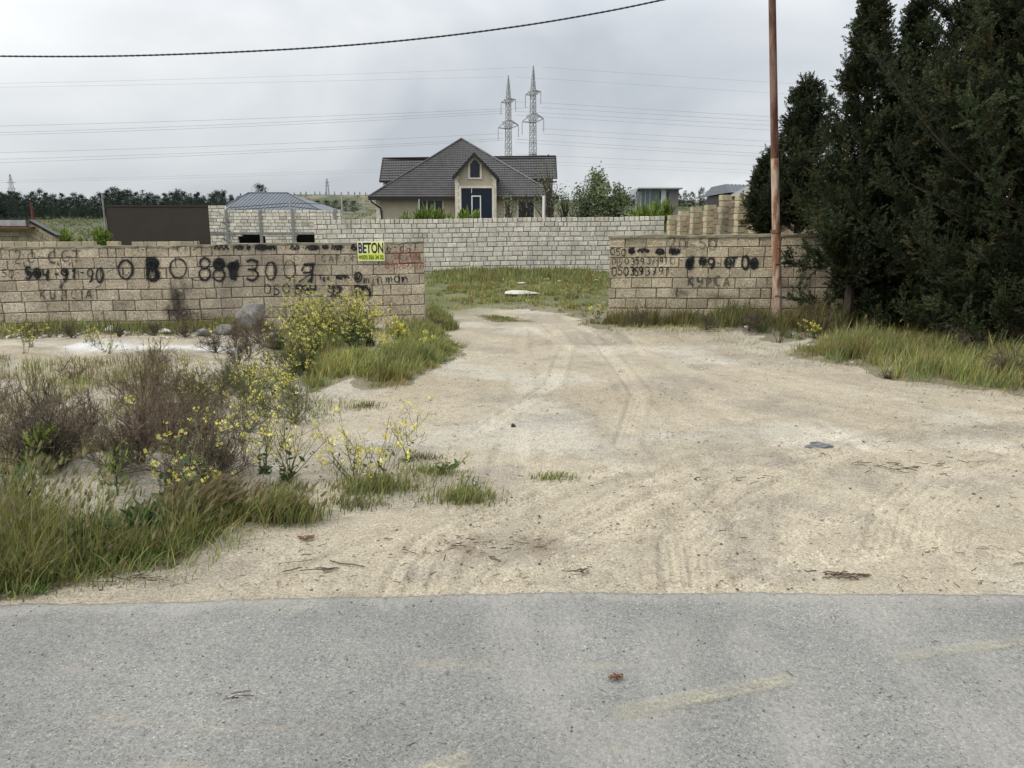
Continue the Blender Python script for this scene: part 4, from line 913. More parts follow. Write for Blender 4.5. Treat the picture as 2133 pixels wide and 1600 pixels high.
def gable_house(px0, px1, pt, py0, py1, Y, label, m, wm):
    f = lambda px, py: P(px, py, Y); T = thing('house', label, 'house', (float(f((px0+px1)/2,0)[0]), Y+4, 0))
    x0, x1, xp = f(px0,py1)[0], f(px1,py1)[0], f(pt,py0)[0]; ze = f(0,py1)[2]; zr = f(0,py0)[2]
    w_ = MB(); w_.prism([(x0+.3,0),(x1-.3,0),(x1-.3,ze-.05),(x0+.3,ze-.05)], Y+.3, Y+8); w_.build('wall', wm, T)
    r = MB(); r.add([(x0,Y,ze),(x1,Y,ze),(x1,Y+8.3,ze),(x0,Y+8.3,ze),(xp,Y+1.6,zr),(x1,Y+4.1,zr),(xp,Y+6,zr)], [(0,1,5,4),(0,4,6,3),(3,6,5,2),(1,2,5),(4,5,6),(0,3,2,1)]); r.build('roof', m, T)
    s_ = MB()
    for i in range(12):
        t = (i+.5)/12; s_.tube([(x0+(x1-x0)*t,Y-.02,ze+.02),(xp+(x1-xp)*t,Y+1.6+2.5*t-.02,zr+.03)], .03, 4)
    s_.build('roof_seams', m, T)
gable_house(1519, 1640, 1524, 381, 401, 60, 'dark grey roofed house just showing beyond the buttressed wall', M['roof_grey'], M['tile_dark'])
gable_house(1590, 1760, 1665, 352, 400, 48, 'pale roofed house hidden mostly behind pole and juniper', mat('pale sheet roof', (.17,.17,.15), (.14,.14,.125), 1, .6), M['render'])

# ------------------------------------------------------------------ pylons and wires
def bars(mb, A, B, r): mb.tube([A, B], r, 4, cap=False)
def pylon(px, ptop, Y, label, s=1.0, rot=28):
    base = P(px, 470, Y); ztop = P(px, ptop, Y)[2]; X = base[0]; zb = float(gz(X, Y))
    sc_ = (ztop-1.85)/52.8; c, sn = math.cos(R(rot)), math.sin(R(rot))
    T = thing('pylon', label, 'power pylon', (X, Y, zb), 'twin lattice pylons' if sc_ > .5 and Y < 300 else None)
    def pt(u, v, h): h = 1.85+h*sc_; u *= sc_; v *= sc_; return (X+u*c-v*sn, Y+u*sn+v*c, h)
    H = [(-2, 3.1), (10, 2.45), (23.4, 1.62), (30, 1.42), (37, 1.28), (45, 1.12), (52.8, .14)]
    hs = [h for h, w_ in H]; ws = [w_ for h, w_ in H]; hw = lambda h: float(np.interp(h, hs, ws))*.5*1.15
    lv = list(np.arange(-2, 45, 1.9))+[45]+[46.6, 48.1, 49.5, 50.8, 51.9, 52.8]; br = MB(); lg = MB(); r0 = .105
    cor = ((1,1),(1,-1),(-1,-1),(-1,1))
    for i in range(len(lv)-1):
        a, b = lv[i], lv[i+1]; wa, wb = hw(a), hw(b)
        for j in range(4):
            p, q = cor[j], cor[(j+1) % 4]
            bars(lg, pt(p[0]*wa, p[1]*wa, a), pt(p[0]*wb, p[1]*wb, b), r0*1.25)
            bars(br, pt(p[0]*wa, p[1]*wa, a), pt(q[0]*wb, q[1]*wb, b), r0*.62); bars(br, pt(q[0]*wa, q[1]*wa, a), pt(p[0]*wb, p[1]*wb, b), r0*.62)
            if i % 2 == 0: bars(br, pt(p[0]*wa, p[1]*wa, a), pt(q[0]*wa, q[1]*wa, a), r0*.6)
            if abs(a-24) < 1 or abs(a-1.8+18) < 0: bars(lg, pt(p[0]*wa, p[1]*wa, a), pt(q[0]*wa, q[1]*wa, a), r0*2.2)
    lg.build('tower_legs', M['steel'], T); br.build('bracing', M['steel'], T)
    for h, l, dp in ((44.2, 2.3, 1.2), (35.5, 3.5, 3.2)):
        for sgn in (-1, 1):
            a = MB(); tip = pt(sgn*l, sgn*-1.2, h+.4-(.9 if sgn < 0 else -.2)); wv = hw(h)
            for v_ in (-1, 1):
                bars(a, pt(sgn*wv, v_*wv, h-.6), tip, r0*1.5); bars(a, pt(sgn*wv, v_*wv, h+dp*.7), tip, r0*1.5)
                bars(a, pt(sgn*wv, v_*wv, h-.6), pt(sgn*(wv+l)*.5, v_*wv*.4-.3*sgn, h+dp*.5), r0)
                bars(a, pt(sgn*wv, v_*wv, h-.6), pt(sgn*wv, v_*wv, h+dp*.7), r0)
            bars(a, pt(sgn*wv, -wv, h-.6), pt(sgn*wv, wv, h-.6), r0*1.3); bars(a, pt(-wv, wv*sgn, h-.6), pt(wv, wv*sgn, h-.6), r0*1.6); bars(a, pt(-wv, wv*sgn, h+dp*.7), pt(wv, wv*sgn, h+dp*.7), r0)
            a.build('crossarm', M['steel'], T)
            i_ = MB(); 
            for k in range(9): z0 = tip[2]-.4*sc_-k*.42*sc_; i_.tube([(tip[0], tip[1], z0), (tip[0], tip[1], z0-.3*sc_)], [.10, .17], 6)
            i_.tube([tip, (tip[0], tip[1], tip[2]-4.2*sc_)], .05, 4); i_.build('insulator', mat('glass insulator', (.24,.26,.27), (.2,.22,.23), 2, .4) if 'ins' not in M else M['ins'], T)
M['ins'] = mat('insulator', (.22,.24,.25), (.18,.2,.21), 2, .4)
pylon(1109, 137, 250, 'taller right lattice pylon rising behind the house')
pylon(1059, 157, 266, 'shorter left lattice pylon rising behind the house', rot=30)
def far_pylon(px, pt_, pb, Y, label):
    X = P(px, 400, Y)[0]; z1 = P(px, pt_, Y)[2]; zb = float(gz(X, Y)); h = z1-zb; mb_ = MB(); wv = h*.085
    lv = np.linspace(0, 1, 11); f = lambda t: wv*(1-t)**.9+.15; c = ((1,1),(1,-1),(-1,-1),(-1,1))
    for a, b in zip(lv[:-1], lv[1:]):
        for j in range(4):
            p, q = c[j], c[(j+1) % 4]; A = (X+p[0]*f(a), Y+p[1]*f(a), zb+h*a); B = (X+p[0]*f(b), Y+p[1]*f(b), zb+h*b); C_ = (X+q[0]*f(b), Y+q[1]*f(b), zb+h*b)
            bars(mb_, A, B, .13); bars(mb_, A, C_, .08)
    for t in (.62, .78):
        l = h*.12
        for s_ in (-1, 1): bars(mb_, (X, Y, zb+h*(t+.04)), (X+s_*l, Y, zb+h*t), .12); bars(mb_, (X, Y, zb+h*t), (X+s_*l, Y, zb+h*t), .12)
    o = mb_.build('pylon', M['steel'], None, loc=(X, Y, zb)); props(o, label, 'power pylon')
far_pylon(25, 363, 400, 420, 'tiny far pylon above the dark pine wood at the far left')
far_pylon(682, 372, 405, 380, 'tiny far pylon on the hill between the grey roof and the house')
far_pylon(1219, 366, 405, 380, 'tiny far pylon behind the willowy tree right of the house')
def wire(pa, ya, pb, yb, sag, Y, side, r_=.045):
    r_ *= .72; t = np.linspace(0, 1, 40); px = pa+(pb-pa)*t; py = ya+(yb-ya)*t+4*sag*t*(1-t); c = P(px, py, Y)
    o = MB().tube(c, r_, 4).build('power_line', M['wire'], None, loc=c[20])
    props(o, 'thin high power line crossing the sky %s the pylons' % side, 'power line', 'power lines %s the pylons' % side)
for (ya, yb, sg, Y) in ((186,160,2,266),(178,140,5,250),(268,224,5,250),(283,231,6,250),(287,236,7,266),(323,278,6,266),(337,288,7,266),(346,292,6,266),(381,345,4,280),(385,350,4,280)):
    pb = 1105 if yb in (140,224) else 1048
    if ya > 370: pb = 1000
    wire(-300, ya+ (ya-yb)*.02, pb, yb, sg, Y, 'left of', .055 if 200 < ya < 350 else .035)
for (ya, yb, sg, Y) in ((140,176,2,250),(160,196,2,266),(214,246,3,250),(224,255,3,250),(232,262,3,266),(240,272,3,266),(268,297,3,250),(279,308,3,250),(290,322,3,266),(297,328,3,266),(321,344,3,280),(334,356,3,280),(340,362,3,280)):
    wire(1128 if Y == 250 else 1075, ya, 2400, yb+(yb-ya)*1.2, sg, Y, 'right of', .05 if 205 < ya < 330 else .034)
for (px, ya) in ((1062, 290), (1060, 212)):
    wire(1076, ya, 1098, ya+.5, .8, 255, 'between', .05)

# ------------------------------------------------------------------ plants: vectorised builders
def rot_from(dirs, roll):
    """rotation matrices whose z axis = dirs"""
    z = dirs/np.linalg.norm(dirs, axis=1, keepdims=True); ref = np.where(np.abs(z[:, 2:3]) > .95, [[1., 0, 0]], [[0, 0, 1.]])
    x_ = np.cross(ref, z); x_ /= np.linalg.norm(x_, axis=1, keepdims=True); y_ = np.cross(z, x_); c = np.cos(roll)[:, None]; s_ = np.sin(roll)[:, None]
    return np.stack([x_*c+y_*s_, -x_*s_+y_*c, z], -1)
def scatter(TV, TF, pos, dirs, scale, tint, r):
    m_ = len(pos); Rm = rot_from(dirs, r.uniform(0, 2*math.pi, m_)); V = np.einsum('mij,nj->mni', Rm, TV)*scale[:, None, None]+pos[:, None, :]
    F = TF[None]+(np.arange(m_)*len(TV))[:, None, None]; C = np.repeat(tint, len(TV), axis=0)
    return V.reshape(-1, 3), F.reshape(-1, TF.shape[1]), C
def ribbons(Pn, W, r, tint=None):
    """Pn (m,k,3) centre lines, W (m,k) half widths -> flat strips in random planes"""
    m_, k, _ = Pn.shape; d = Pn[:, -1]-Pn[:, 0]; d /= np.linalg.norm(d, axis=1, keepdims=True)+1e-9
    a = r.normal(size=(m_, 3)); s_ = np.cross(d, a); s_ /= np.linalg.norm(s_, axis=1, keepdims=True)+1e-9
    L_ = Pn-s_[:, None]*W[..., None]; R_ = Pn+s_[:, None]*W[..., None]; V = np.stack([L_, R_], 2).reshape(-1, 3)
    b = (np.arange(m_)*2*k)[:, None]+2*np.arange(k-1)[None]; F = np.stack([b, b+1, b+3, b+2], -1).reshape(-1, 4)
    C = np.repeat(tint, 2*k, axis=0) if tint is not None else None
    return V, F, C
def spray_template(r, n=34, L=.20, W=.05, leaf=.05, lw=.008):
    """a juniper branchlet along +z: many short scale-leaf fingers"""
    V = []; F = []
    for i in range(n):
        t = (i+r.uniform(0, 1))/n; a = r.uniform(0, 2*math.pi); rad = W*(1-.6*t)*r.uniform(.3, 1); c = np.array([0, 0, t*L])
        d = np.array([math.cos(a), math.sin(a), r.uniform(.9, 2.4)]); d /= np.linalg.norm(d); s_ = np.cross(d, r.normal(size=3)); s_ /= np.linalg.norm(s_)
        o = c+np.array([math.cos(a), math.sin(a), 0])*rad*.3; ll = leaf*r.uniform(.6, 1.2); w_ = lw*r.uniform(.7, 1.3); k = len(V)
        V += [o-s_*w_*.5, o+s_*w_*.5, o+d*ll*.55+s_*w_, o+d*ll, o+d*ll*.55-s_*w_]; F += [(k, k+1, k+2), (k, k+2, k+4), (k+4, k+2, k+3)]
    return np.array(V), np.array(F)
def juniper(px, Y, ztop, Rm, label, seed, zlow=.5, nb=190, dens=1.0, lean=0.0, shape=.75, big=1.0):
    r = np.random.default_rng(seed); X = float(P(px, 600, Y)[0]); zb = float(gz(X, Y)); H = ztop-zb
    T = thing('juniper_tree', label, 'tree', (X, Y, zb), 'dark junipers by the right wall')
    MB().tube([(X, Y, zb-.2), (X+lean*.3, Y, zb+H*.4), (X+lean*.8, Y, zb+H*.8), (X+lean, Y, zb+H*.97)], [.09, .07, .035, .01], 8).build('trunk', M['bark'], T)
    h = zlow/H+(1-zlow/H)*r.uniform(0, 1, nb)**.9; az = r.uniform(0, 2*math.pi, nb); prof = np.clip((1-h)**shape, .02, 1)*np.clip(.55+1.6*(h-zlow/H), 0, 1)
    lob = .78+.35*np.sin(az*2+seed)*np.sin(h*9+seed*2)+r.uniform(-.28, .42, nb); Lb = Rm*prof*lob*np.where(r.random(nb) < .20, r.uniform(1.3, 1.95, nb), .92)+.06
    up = .35+.9*h+r.uniform(-.15, .25, nb); P0 = np.stack([X+lean*h, np.full(nb, Y), zb+H*h-Lb*up*.55], -1)
    k = 6; t = np.linspace(0, 1, k)[None, :]; hd = np.stack([np.cos(az), np.sin(az)], -1)
    bx_ = P0[:, None, 0]+hd[:, 0:1]*Lb[:, None]*t; by = P0[:, None, 1]+hd[:, 1:2]*Lb[:, None]*t; bz = P0[:, None, 2]+Lb[:, None]*up[:, None]*(t**1.5*.9)
    Bp = np.stack([bx_, by, bz], -1); Bp[:, 1:] += r.normal(0, .03, (nb, k-1, 3))
    V, F, _ = ribbons(Bp, np.broadcast_to(np.linspace(.018, .004, k), (nb, k)).copy(), r); obj('branches', V, F, M['bark'], T)
    # plumes: upward fingers along each branch
    npl = (Lb/Rm*9*dens+3).astype(int); bi = np.repeat(np.arange(nb), npl); tt = r.uniform(.15, 1, len(bi))**.75; f = tt*(k-1); i0 = np.minimum(f.astype(int), k-2); fr = (f-i0)[:, None]
    pp = Bp[bi, i0]*(1-fr)+Bp[bi, i0+1]*fr; out_ = np.concatenate([hd[bi]*1.0, np.zeros((len(bi), 1))], 1)
    dd = out_*r.uniform(.1, .9, (len(bi), 1))+np.array([0, 0, 1.])*r.uniform(.35, 1.25, (len(bi), 1))+r.normal(0, .42, (len(bi), 3)); dd /= np.linalg.norm(dd, axis=1, keepdims=True)
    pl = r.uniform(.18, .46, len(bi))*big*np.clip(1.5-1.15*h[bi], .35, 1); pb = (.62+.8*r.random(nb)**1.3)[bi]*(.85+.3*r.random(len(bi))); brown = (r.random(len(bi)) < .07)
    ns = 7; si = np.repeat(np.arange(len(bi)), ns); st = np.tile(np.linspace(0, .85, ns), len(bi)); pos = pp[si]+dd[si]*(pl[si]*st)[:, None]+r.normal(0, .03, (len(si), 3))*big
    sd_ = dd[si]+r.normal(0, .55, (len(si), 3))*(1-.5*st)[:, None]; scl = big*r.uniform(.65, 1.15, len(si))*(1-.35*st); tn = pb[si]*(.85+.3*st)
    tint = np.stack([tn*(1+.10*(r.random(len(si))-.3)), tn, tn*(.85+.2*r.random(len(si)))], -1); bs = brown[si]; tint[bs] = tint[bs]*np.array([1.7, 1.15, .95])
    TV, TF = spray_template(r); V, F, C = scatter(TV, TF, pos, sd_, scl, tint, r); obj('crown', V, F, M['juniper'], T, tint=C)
    return len(pos)
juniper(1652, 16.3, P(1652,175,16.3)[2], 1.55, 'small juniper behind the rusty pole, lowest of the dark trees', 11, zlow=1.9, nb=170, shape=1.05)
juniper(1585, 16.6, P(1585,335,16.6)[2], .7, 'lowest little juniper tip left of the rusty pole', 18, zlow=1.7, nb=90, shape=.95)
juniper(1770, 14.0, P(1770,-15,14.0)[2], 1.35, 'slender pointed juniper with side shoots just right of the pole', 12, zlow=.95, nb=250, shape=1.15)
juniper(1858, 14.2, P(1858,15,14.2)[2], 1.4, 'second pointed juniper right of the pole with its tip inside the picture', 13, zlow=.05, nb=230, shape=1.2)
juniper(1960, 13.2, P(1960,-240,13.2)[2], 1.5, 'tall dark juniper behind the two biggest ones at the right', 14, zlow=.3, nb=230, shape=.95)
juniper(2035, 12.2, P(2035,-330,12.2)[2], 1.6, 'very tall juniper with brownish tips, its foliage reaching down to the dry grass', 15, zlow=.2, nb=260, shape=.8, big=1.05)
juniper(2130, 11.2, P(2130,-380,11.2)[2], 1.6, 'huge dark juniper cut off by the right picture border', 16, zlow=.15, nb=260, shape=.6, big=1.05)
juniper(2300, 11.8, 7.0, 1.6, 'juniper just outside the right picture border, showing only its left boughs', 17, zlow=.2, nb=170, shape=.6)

# grass
def blades(pos, h, r, tint, wd=.004, lean=.35, wind=(.25, .0), az=None):
    n = len(pos); az = r.uniform(0, 2*math.pi, n) if az is None else az+r.normal(0, .6, n); ln = r.uniform(.1, 1, n)**1.3*lean; d = np.stack([np.cos(az)*ln+wind[0]*lean, np.sin(az)*ln+wind[1], np.ones(n)], -1)
    t = np.array([0, .4, .75, 1]); cx = pos[:, None, :]+np.stack([d[:, 0:1]*h[:, None]*t**1.8, d[:, 1:2]*h[:, None]*t**1.8, h[:, None]*(t-.12*ln[:, None]*t**3)], -1)
    sa = r.uniform(0, math.pi, n); s_ = np.stack([np.cos(sa), np.sin(sa), np.zeros(n)], -1)[:, None]; W = (wd*np.array([.8, 1, .7, .08]))[None, :, None]*(.7+.6*r.random(n))[:, None, None]
    L_ = cx-s_*W; R_ = cx+s_*W; V = np.stack([L_, R_], 2).reshape(-1, 3); b = (np.arange(n)*8)[:, None]+2*np.arange(3)[None]
    F = np.stack([b, b+1, b+3, b+2], -1).reshape(-1, 4); return V, F, np.repeat(tint, 8, axis=0), cx[:, -1], d
def gtint(n, r, pal, patch=None):
    pal = np.array(pal); i = r.integers(0, len(pal), n); return pal[i]*(.6+.8*r.random((n, 1)))
GREEN = [(1.5,1.25,1.1),(1.05,1.05,.95),(.95,1.05,.85),(.75,.88,.75),(1.35,1.15,1.1)]; GOLD = [(1.2,1.2,.95),(.95,1.08,.85),(1.4,1.28,1.1),(.85,.98,.8)]; DARK = [(.6,.66,.62),(.7,.72,.7),(.95,.82,.85),(.8,.74,.8)]
DRY = [(1.8,1.5,1.7),(1.2,1.05,1.1),(.9,1.0,.8)]
def edge_dist(q, p):
    d, _, _ = pdist(q[:, 0], q[:, 1], [tuple(a) for a in p]+[tuple(p[0])]); return d
def sample(poly, n, r, wob=.22):
    p = GP[poly] if isinstance(poly, str) else poly_ground(poly); lo = p.min(0); hi = p.max(0); out_ = []
    tot = 0
    while tot < n:
        q = r.uniform(lo, hi, (n*2, 2)); w_ = wob*2*(fbm(q[:, 0], q[:, 1], 3, 2.5)-.5); k = inside(q[:, 0]+w_, q[:, 1]+w_, p) & (r.random(len(q)) < np.clip(edge_dist(q, p)/(.05*p[:, 1].mean())+.12, 0, 1)); q = q[k]; out_.append(q); tot += len(q)
        if len(out_) > 60: break
    q = np.concatenate(out_)[:n]; return np.concatenate([q, gz(q[:, 0], q[:, 1])[:, None]], 1)
def heads_template():
    """barley-like seed head: crossed blades with awns, along +z, length 1"""
    V = [(-.09,0,0),(.09,0,0),(.12,0,.35),(.03,0,.75),(-.03,0,.75),(-.12,0,.35),(0,-.09,0),(0,.09,0),(0,.12,.35),(0,.03,.75),(0,-.03,.75),(0,-.12,.35)]
    F = [(0,1,2),(0,2,5),(5,2,3),(5,3,4),(6,7,8),(6,8,11),(11,8,9),(11,9,10)]
    r = random.Random(2)
    for i in range(10):
        a = i*2.4; z = .15+.06*i; k = len(V); o = (.07*math.cos(a), .07*math.sin(a), z); V += [o, (o[0]+.02, o[1], o[2]), (.28*math.cos(a), .28*math.sin(a), z+.65)]; F.append((k, k+1, k+2))
    return np.array(V, float), np.array(F)
HT = heads_template()
def grass(name, label, poly, n, hmin, hmax, pal, seed, heads=0, wd=.004, lean=.35, kind='stuff', cat='grass', clump=0, thr=0, group=None, headpal=None, wind=(.25,0)):
    r = np.random.default_rng(seed); q = sample(poly, n, r)
    if clump:
        m_ = max(4, int(n/clump)); c = q[:m_]; idx = np.minimum((m_*r.random(n)**1.25).astype(int), m_-1); off = r.normal(0, .035, (n, 2))*(.6+1.3*r.random(m_))[idx][:, None]; q = c[idx].copy(); q[:, :2] += off; q[:, 2] = gz(q[:, 0], q[:, 1]); az = np.arctan2(off[:, 1], off[:, 0]); chh = (.55+.75*r.random(m_))[idx]; ctt = (.75+.5*r.random((m_, 1)))[idx]*np.array([[1, 1, 1.]])*np.stack([.9+.3*r.random(m_), np.ones(m_), .9+.2*r.random(m_)], -1)[idx]
    else: az = None; chh = 1; ctt = 1
    if thr:
        k = fbm(q[:, 0]+seed, q[:, 1], 3, 1.4) > thr; q = q[k]
        if az is not None: az = az[k]; chh = chh[k]; ctt = ctt[k]
    pp_ = GP[poly] if isinstance(poly, str) else poly_ground(poly); h = r.uniform(hmin, hmax, len(q))*(.35+1.2*fbm(q[:, 0]+3, q[:, 1]+seed, 3, 2.2))*np.clip(.35+edge_dist(q, pp_)/(.06*pp_[:, 1].mean()), .3, 1); h = h*chh; q[:, 2] -= .01
    pn = fbm(q[:, 0]+seed*3, q[:, 1], 3, 1.5)[:, None]; tint = gtint(len(q), r, pal)*(1-1.3*(pn-.5))*np.array([1, 1, 1.])+np.array([.55,.30,.18])*np.clip(pn-.52, 0, 1)*2.5
    tint = tint*ctt; V, F, C, tip, d = blades(q, h, r, tint, wd, lean, wind, az); base = (float(q[:, 0].mean()), float(q[:, 1].mean()), float(q[:, 2].mean()))
    if heads:
        T = thing(name, label, cat, base, group)
        if kind: T['kind'] = kind
        obj('blades', V, F, M['grass'], T, tint=C); k = r.choice(len(q), min(heads, len(q)), replace=False)
        k = k[np.argsort(-h[k])][:heads]; V2, F2, C2 = scatter(HT[0], HT[1], tip[k]-d[k]*.02, d[k]+np.array([.5, 0, 0])*lean, r.uniform(.035, .07, len(k)), gtint(len(k), r, headpal or [(1,1,1),(.8,.9,.7),(1.05,.98,.9)]), r)
        obj('seed_heads', V2, F2, M['straw'], T, tint=C2); return T
    o = obj(name, V, F, M['grass'], None, loc=base, tint=C); props(o, label, cat, group, kind); return o
grass('grass', 'tall wild barley and grass growing beside the asphalt at the lower left', 'near_left', 10000, .07, .28, GREEN+[(1.3,1.25,.95),(1.5,1.35,1.1)], 101, heads=600, wd=.0026, lean=1.0, thr=.30, clump=24, wind=(.25,0))
grass('grass', 'long single stalks with pale seed heads standing out of the roadside grass', 'near_left', 900, .28, .52, [(1.5,1.35,1.1),(1.1,1.15,.9)], 131, heads=700, wd=.0016, lean=.5)
grass('grass', 'low green weeds at the foot of the near left grass', 'near_left', 4000, .03, .12, [(.6,.95,.6),(.7,1.0,.6)], 102, wd=.007, lean=.9)
grass('grass', 'thin mixed grass among the brown shrubs on the left', 'shrub_left', 15000, .04, .18, DRY+DRY+GREEN[1:3], 103, wd=.003, thr=.48)
grass('grass', 'golden green grass patch beside the track in front of the left wall', 'golden', 24000, .06, .27, GOLD+[(.8,.95,.8),(1.5,1.35,1.2)], 104, heads=500, wd=.0045, lean=.6, clump=26)
grass('grass', 'green undergrowth below the yellow mustard thicket', 'mustard', 6000, .08, .26, GREEN, 105, wd=.007)
grass('grass', 'dark green grass along the foot of the left graffiti wall', 'wall_left', 8000, .05, .24, DARK+GREEN, 106, wd=.007)
grass('grass', 'green grass at the end of the left wall by the entrance', 'gap_left', 3000, .15, .50, GREEN, 107, wd=.008)
grass('grass', 'green turf on the lot behind the entrance', 'behind', 30000, .02, .14, GREEN+GREEN[1:4]+DRY+[(1.4,1.25,.95)], 108, wd=.008, thr=.40, clump=22)
grass('grass', 'strip of low grass in the middle of the entrance track', 'island', 1500, .03, .09, GREEN, 109, wd=.007)
grass('grass', 'dark dense grass along the foot of the right wall', 'wall_right', 30000, .09, .46, [(.62,.54,.58),(.48,.60,.46),(.50,.60,.5),(.42,.52,.4),(.8,.74,.72)], 110, wd=.005, lean=.6, clump=26)
grass('grass', 'yellow green grass bank in front of the junipers', 'yellow_right', 32000, .06, .34, GOLD+GREEN[1:], 111, heads=900, wd=.0035, lean=.6, wind=(.2,0), clump=26)
grass('grass', 'tall pale grass stalks behind the boulder near the left wall end', [(780,712),(860,712),(930,690),(900,676),(800,690)], 1400, .15, .36, [(1.6,1.5,1.4),(1.1,1.2,.9)], 112, heads=400, wd=.005)
for i_, (pl_, n_, lab_) in enumerate((([(-100,1275),(200,1250),(420,1215),(560,1130),(640,1100),(560,1050),(300,1100),(0,1200)], 900, 'scattered thin grass fringe between the roadside grass and the sand'),
   ([(650,1080),(820,1060),(1040,1060),(1060,1010),(860,960),(640,960)], 700, 'scattered thin grass around the sparse mustard plants'), ([(560,900),(720,880),(800,840),(640,810),(520,830)], 900, 'scattered thin grass on the sand below the golden patch'),
   ([(1240,700),(1450,705),(1640,760),(1900,810),(2200,860),(2200,810),(1800,770),(1500,680),(1250,680)], 1500, 'scattered thin grass fringe along the right grass bank'))):
    grass('grass', lab_, pl_, n_, .02, .14, DRY+GREEN+GOLD, 120+i_, wd=.0028, lean=1.1)
grass('grass', 'taller rough weeds at the foot of the pale back wall', [(884,600),(1000,592),(1130,588),(1275,600),(1275,566),(884,566)], 15000, .06, .34, DARK+GREEN+GREEN[2:4], 130, wd=.012, thr=.36)
# single tufts
TUFTS = [(1155,998,.22,.05,.07,'short flat grass tuft alone on the bare track',220,GOLD),(965,1042,.30,.06,.13,'round grass tuft with dark weed stalks beside the track',700,GREEN),(575,1080,.34,.10,.26,'thick green tuft at the right end of the roadside grass',1900,GREEN),(900,985,.26,.04,.10,'flat pale tuft beside a white stick',420,GOLD),
         (780,1020,.34,.08,.15,'grass tuft under the tall branching mustard plant',900,GREEN),(740,1052,.28,.04,.08,'low dark tuft in front of the tall mustard plant',400,DARK),(455,1060,.25,.10,.22,'dark green tuft between the roadside grass and the round tuft',1100,GREEN),(600,1020,.22,.04,.10,'bluish low tuft beside the green mustard plant',300,DARK),
         (400,1090,.30,.10,.25,'bushy tuft of nodding reddish barley at the roadside grass edge',1500,[(1.2,1.1,.9),(.9,1.05,.7)]),(1420,687,.3,.05,.12,'low dry tuft at the edge of the dark grass by the right wall',300,DRY),(880,955,.18,.03,.07,'little dark leafed tuft where the thin mustard stalk grows',220,DARK),(762,848,.16,.03,.09,'small grey green tuft alone between golden grass and mustard plants',200,DARK)]
for i, (px, py, rad, h0, h1, lab, n, pal) in enumerate(TUFTS):
    n = int(n*.6); h1 *= .85
    c = G(px, py); r = np.random.default_rng(300+i); q = np.concatenate([c[None, :2]+r.normal(0, rad*.42*c[1]/5, (n, 2))*np.array([1, .55]), np.zeros((n, 1))], 1); q[:, 2] = gz(q[:, 0], q[:, 1])-.005
    dist = np.hypot(*(q[:, :2]-c[:2]).T)/(rad*c[1]/5); h = r.uniform(h0, h1, n)*np.clip(1.2-dist*.5, .3, 1.2); V, F, C, tip, d = blades(q, h, r, gtint(n, r, pal), .0035, .8)
    T = thing('grass_tuft', lab, 'grass tuft', c); obj('blades', V, F, M['grass'], T, tint=C)
    if i in (8, 2, 6):
        k = r.choice(n, 220 if i == 8 else 60, replace=False); V2, F2, C2 = scatter(HT[0], HT[1], tip[k], d[k]+np.array([.6, 0, 0]), r.uniform(.05, .095, len(k)), gtint(len(k), r, [(1.0,.88,.85),(.8,.8,.65)]), r); obj('seed_heads', V2, F2, M['straw'], T, tint=C2)

# dry shrubs
def branching(c, r, n0, H, spread, lev, nch, wd0, shrink=.62, curl=.12, upb=.6):
    """list of (points, widths) levels"""
    az = r.uniform(0, 2*math.pi, n0); el = r.uniform(.15, 1, n0); d = np.stack([np.cos(az)*spread*(1.1-el), np.sin(az)*spread*(1.1-el), .35+el], -1); d /= np.linalg.norm(d, axis=1, keepdims=True)
    s_ = np.repeat(c[None], n0, 0)+np.concatenate([r.normal(0, .04*H, (n0, 2)), np.zeros((n0, 1))], 1); L = H*r.uniform(.55, 1.0, n0); out_ = []; w_ = wd0
    for lv in range(lev):
        k = 5; t = np.linspace(0, 1, k); m_ = len(s_); j = np.cumsum(r.normal(0, curl, (m_, k, 3)), 1)*(L[:, None, None]/k); j[:, 0] = 0
        Pn = s_[:, None]+d[:, None]*(L[:, None]*t)[..., None]+j; out_.append((Pn, np.broadcast_to(np.linspace(w_, w_*.55, k), (m_, k)).copy()))
        if lv == lev-1: break
        bi = np.repeat(np.arange(m_), nch); tt = r.uniform(.25, 1, len(bi)); f = tt*(k-1); i0 = np.minimum(f.astype(int), k-2); fr = (f-i0)[:, None]
        s_ = Pn[bi, i0]*(1-fr)+Pn[bi, i0+1]*fr; d = d[bi]+r.normal(0, .55, (len(bi), 3)); d[:, 2] += upb*.3; d /= np.linalg.norm(d, axis=1, keepdims=True); L = L[bi]*shrink*r.uniform(.4, 1, len(bi)); w_ *= .62
    return out_
def join(parts):
    V = []; F = []; C = []; n = 0
    for v, f, c in parts: V.append(v); F.append(f+n); C.append(c); n += len(v)
    return np.concatenate(V), np.concatenate(F), np.concatenate(C)
def shrub(px, py, H, n0, label, seed, spread=1.5, lev=4, nch=5, wd=.0045, pal=((1,1,1),(1.25,1.05,.95),(.8,.78,.78)), group='dry brown shrubs', m='twig', dens=1):
    r = np.random.default_rng(seed); c = G(px, py); T = thing('dry_shrub', label, 'shrub', c, group); parts = []
    for Pn, W in branching(c, r, int(n0*1.15), H*.75, spread, lev, nch, wd):
        Pn[..., 2] = np.maximum(Pn[..., 2], c[2]+.005); v, f, cc = ribbons(Pn, W, r, gtint(len(Pn), r, pal)); parts.append((v, f, cc))
    V, F, C = join(parts[:2]); obj('stems', V, F, M[m], T, tint=C); V, F, C = join(parts[2:]); obj('twigs', V, F, M[m], T, tint=C); return c
shrub(60,955,.72,26,'greyish dry twiggy bush at the left picture edge',401)
shrub(175,935,.62,22,'dark dry bush second from the left edge',402)
shrub(290,960,.62,24,'dry brown bush in the middle of the shrub belt with reddish stems',403,pal=((1.2,1,.95),(.9,.8,.8)))
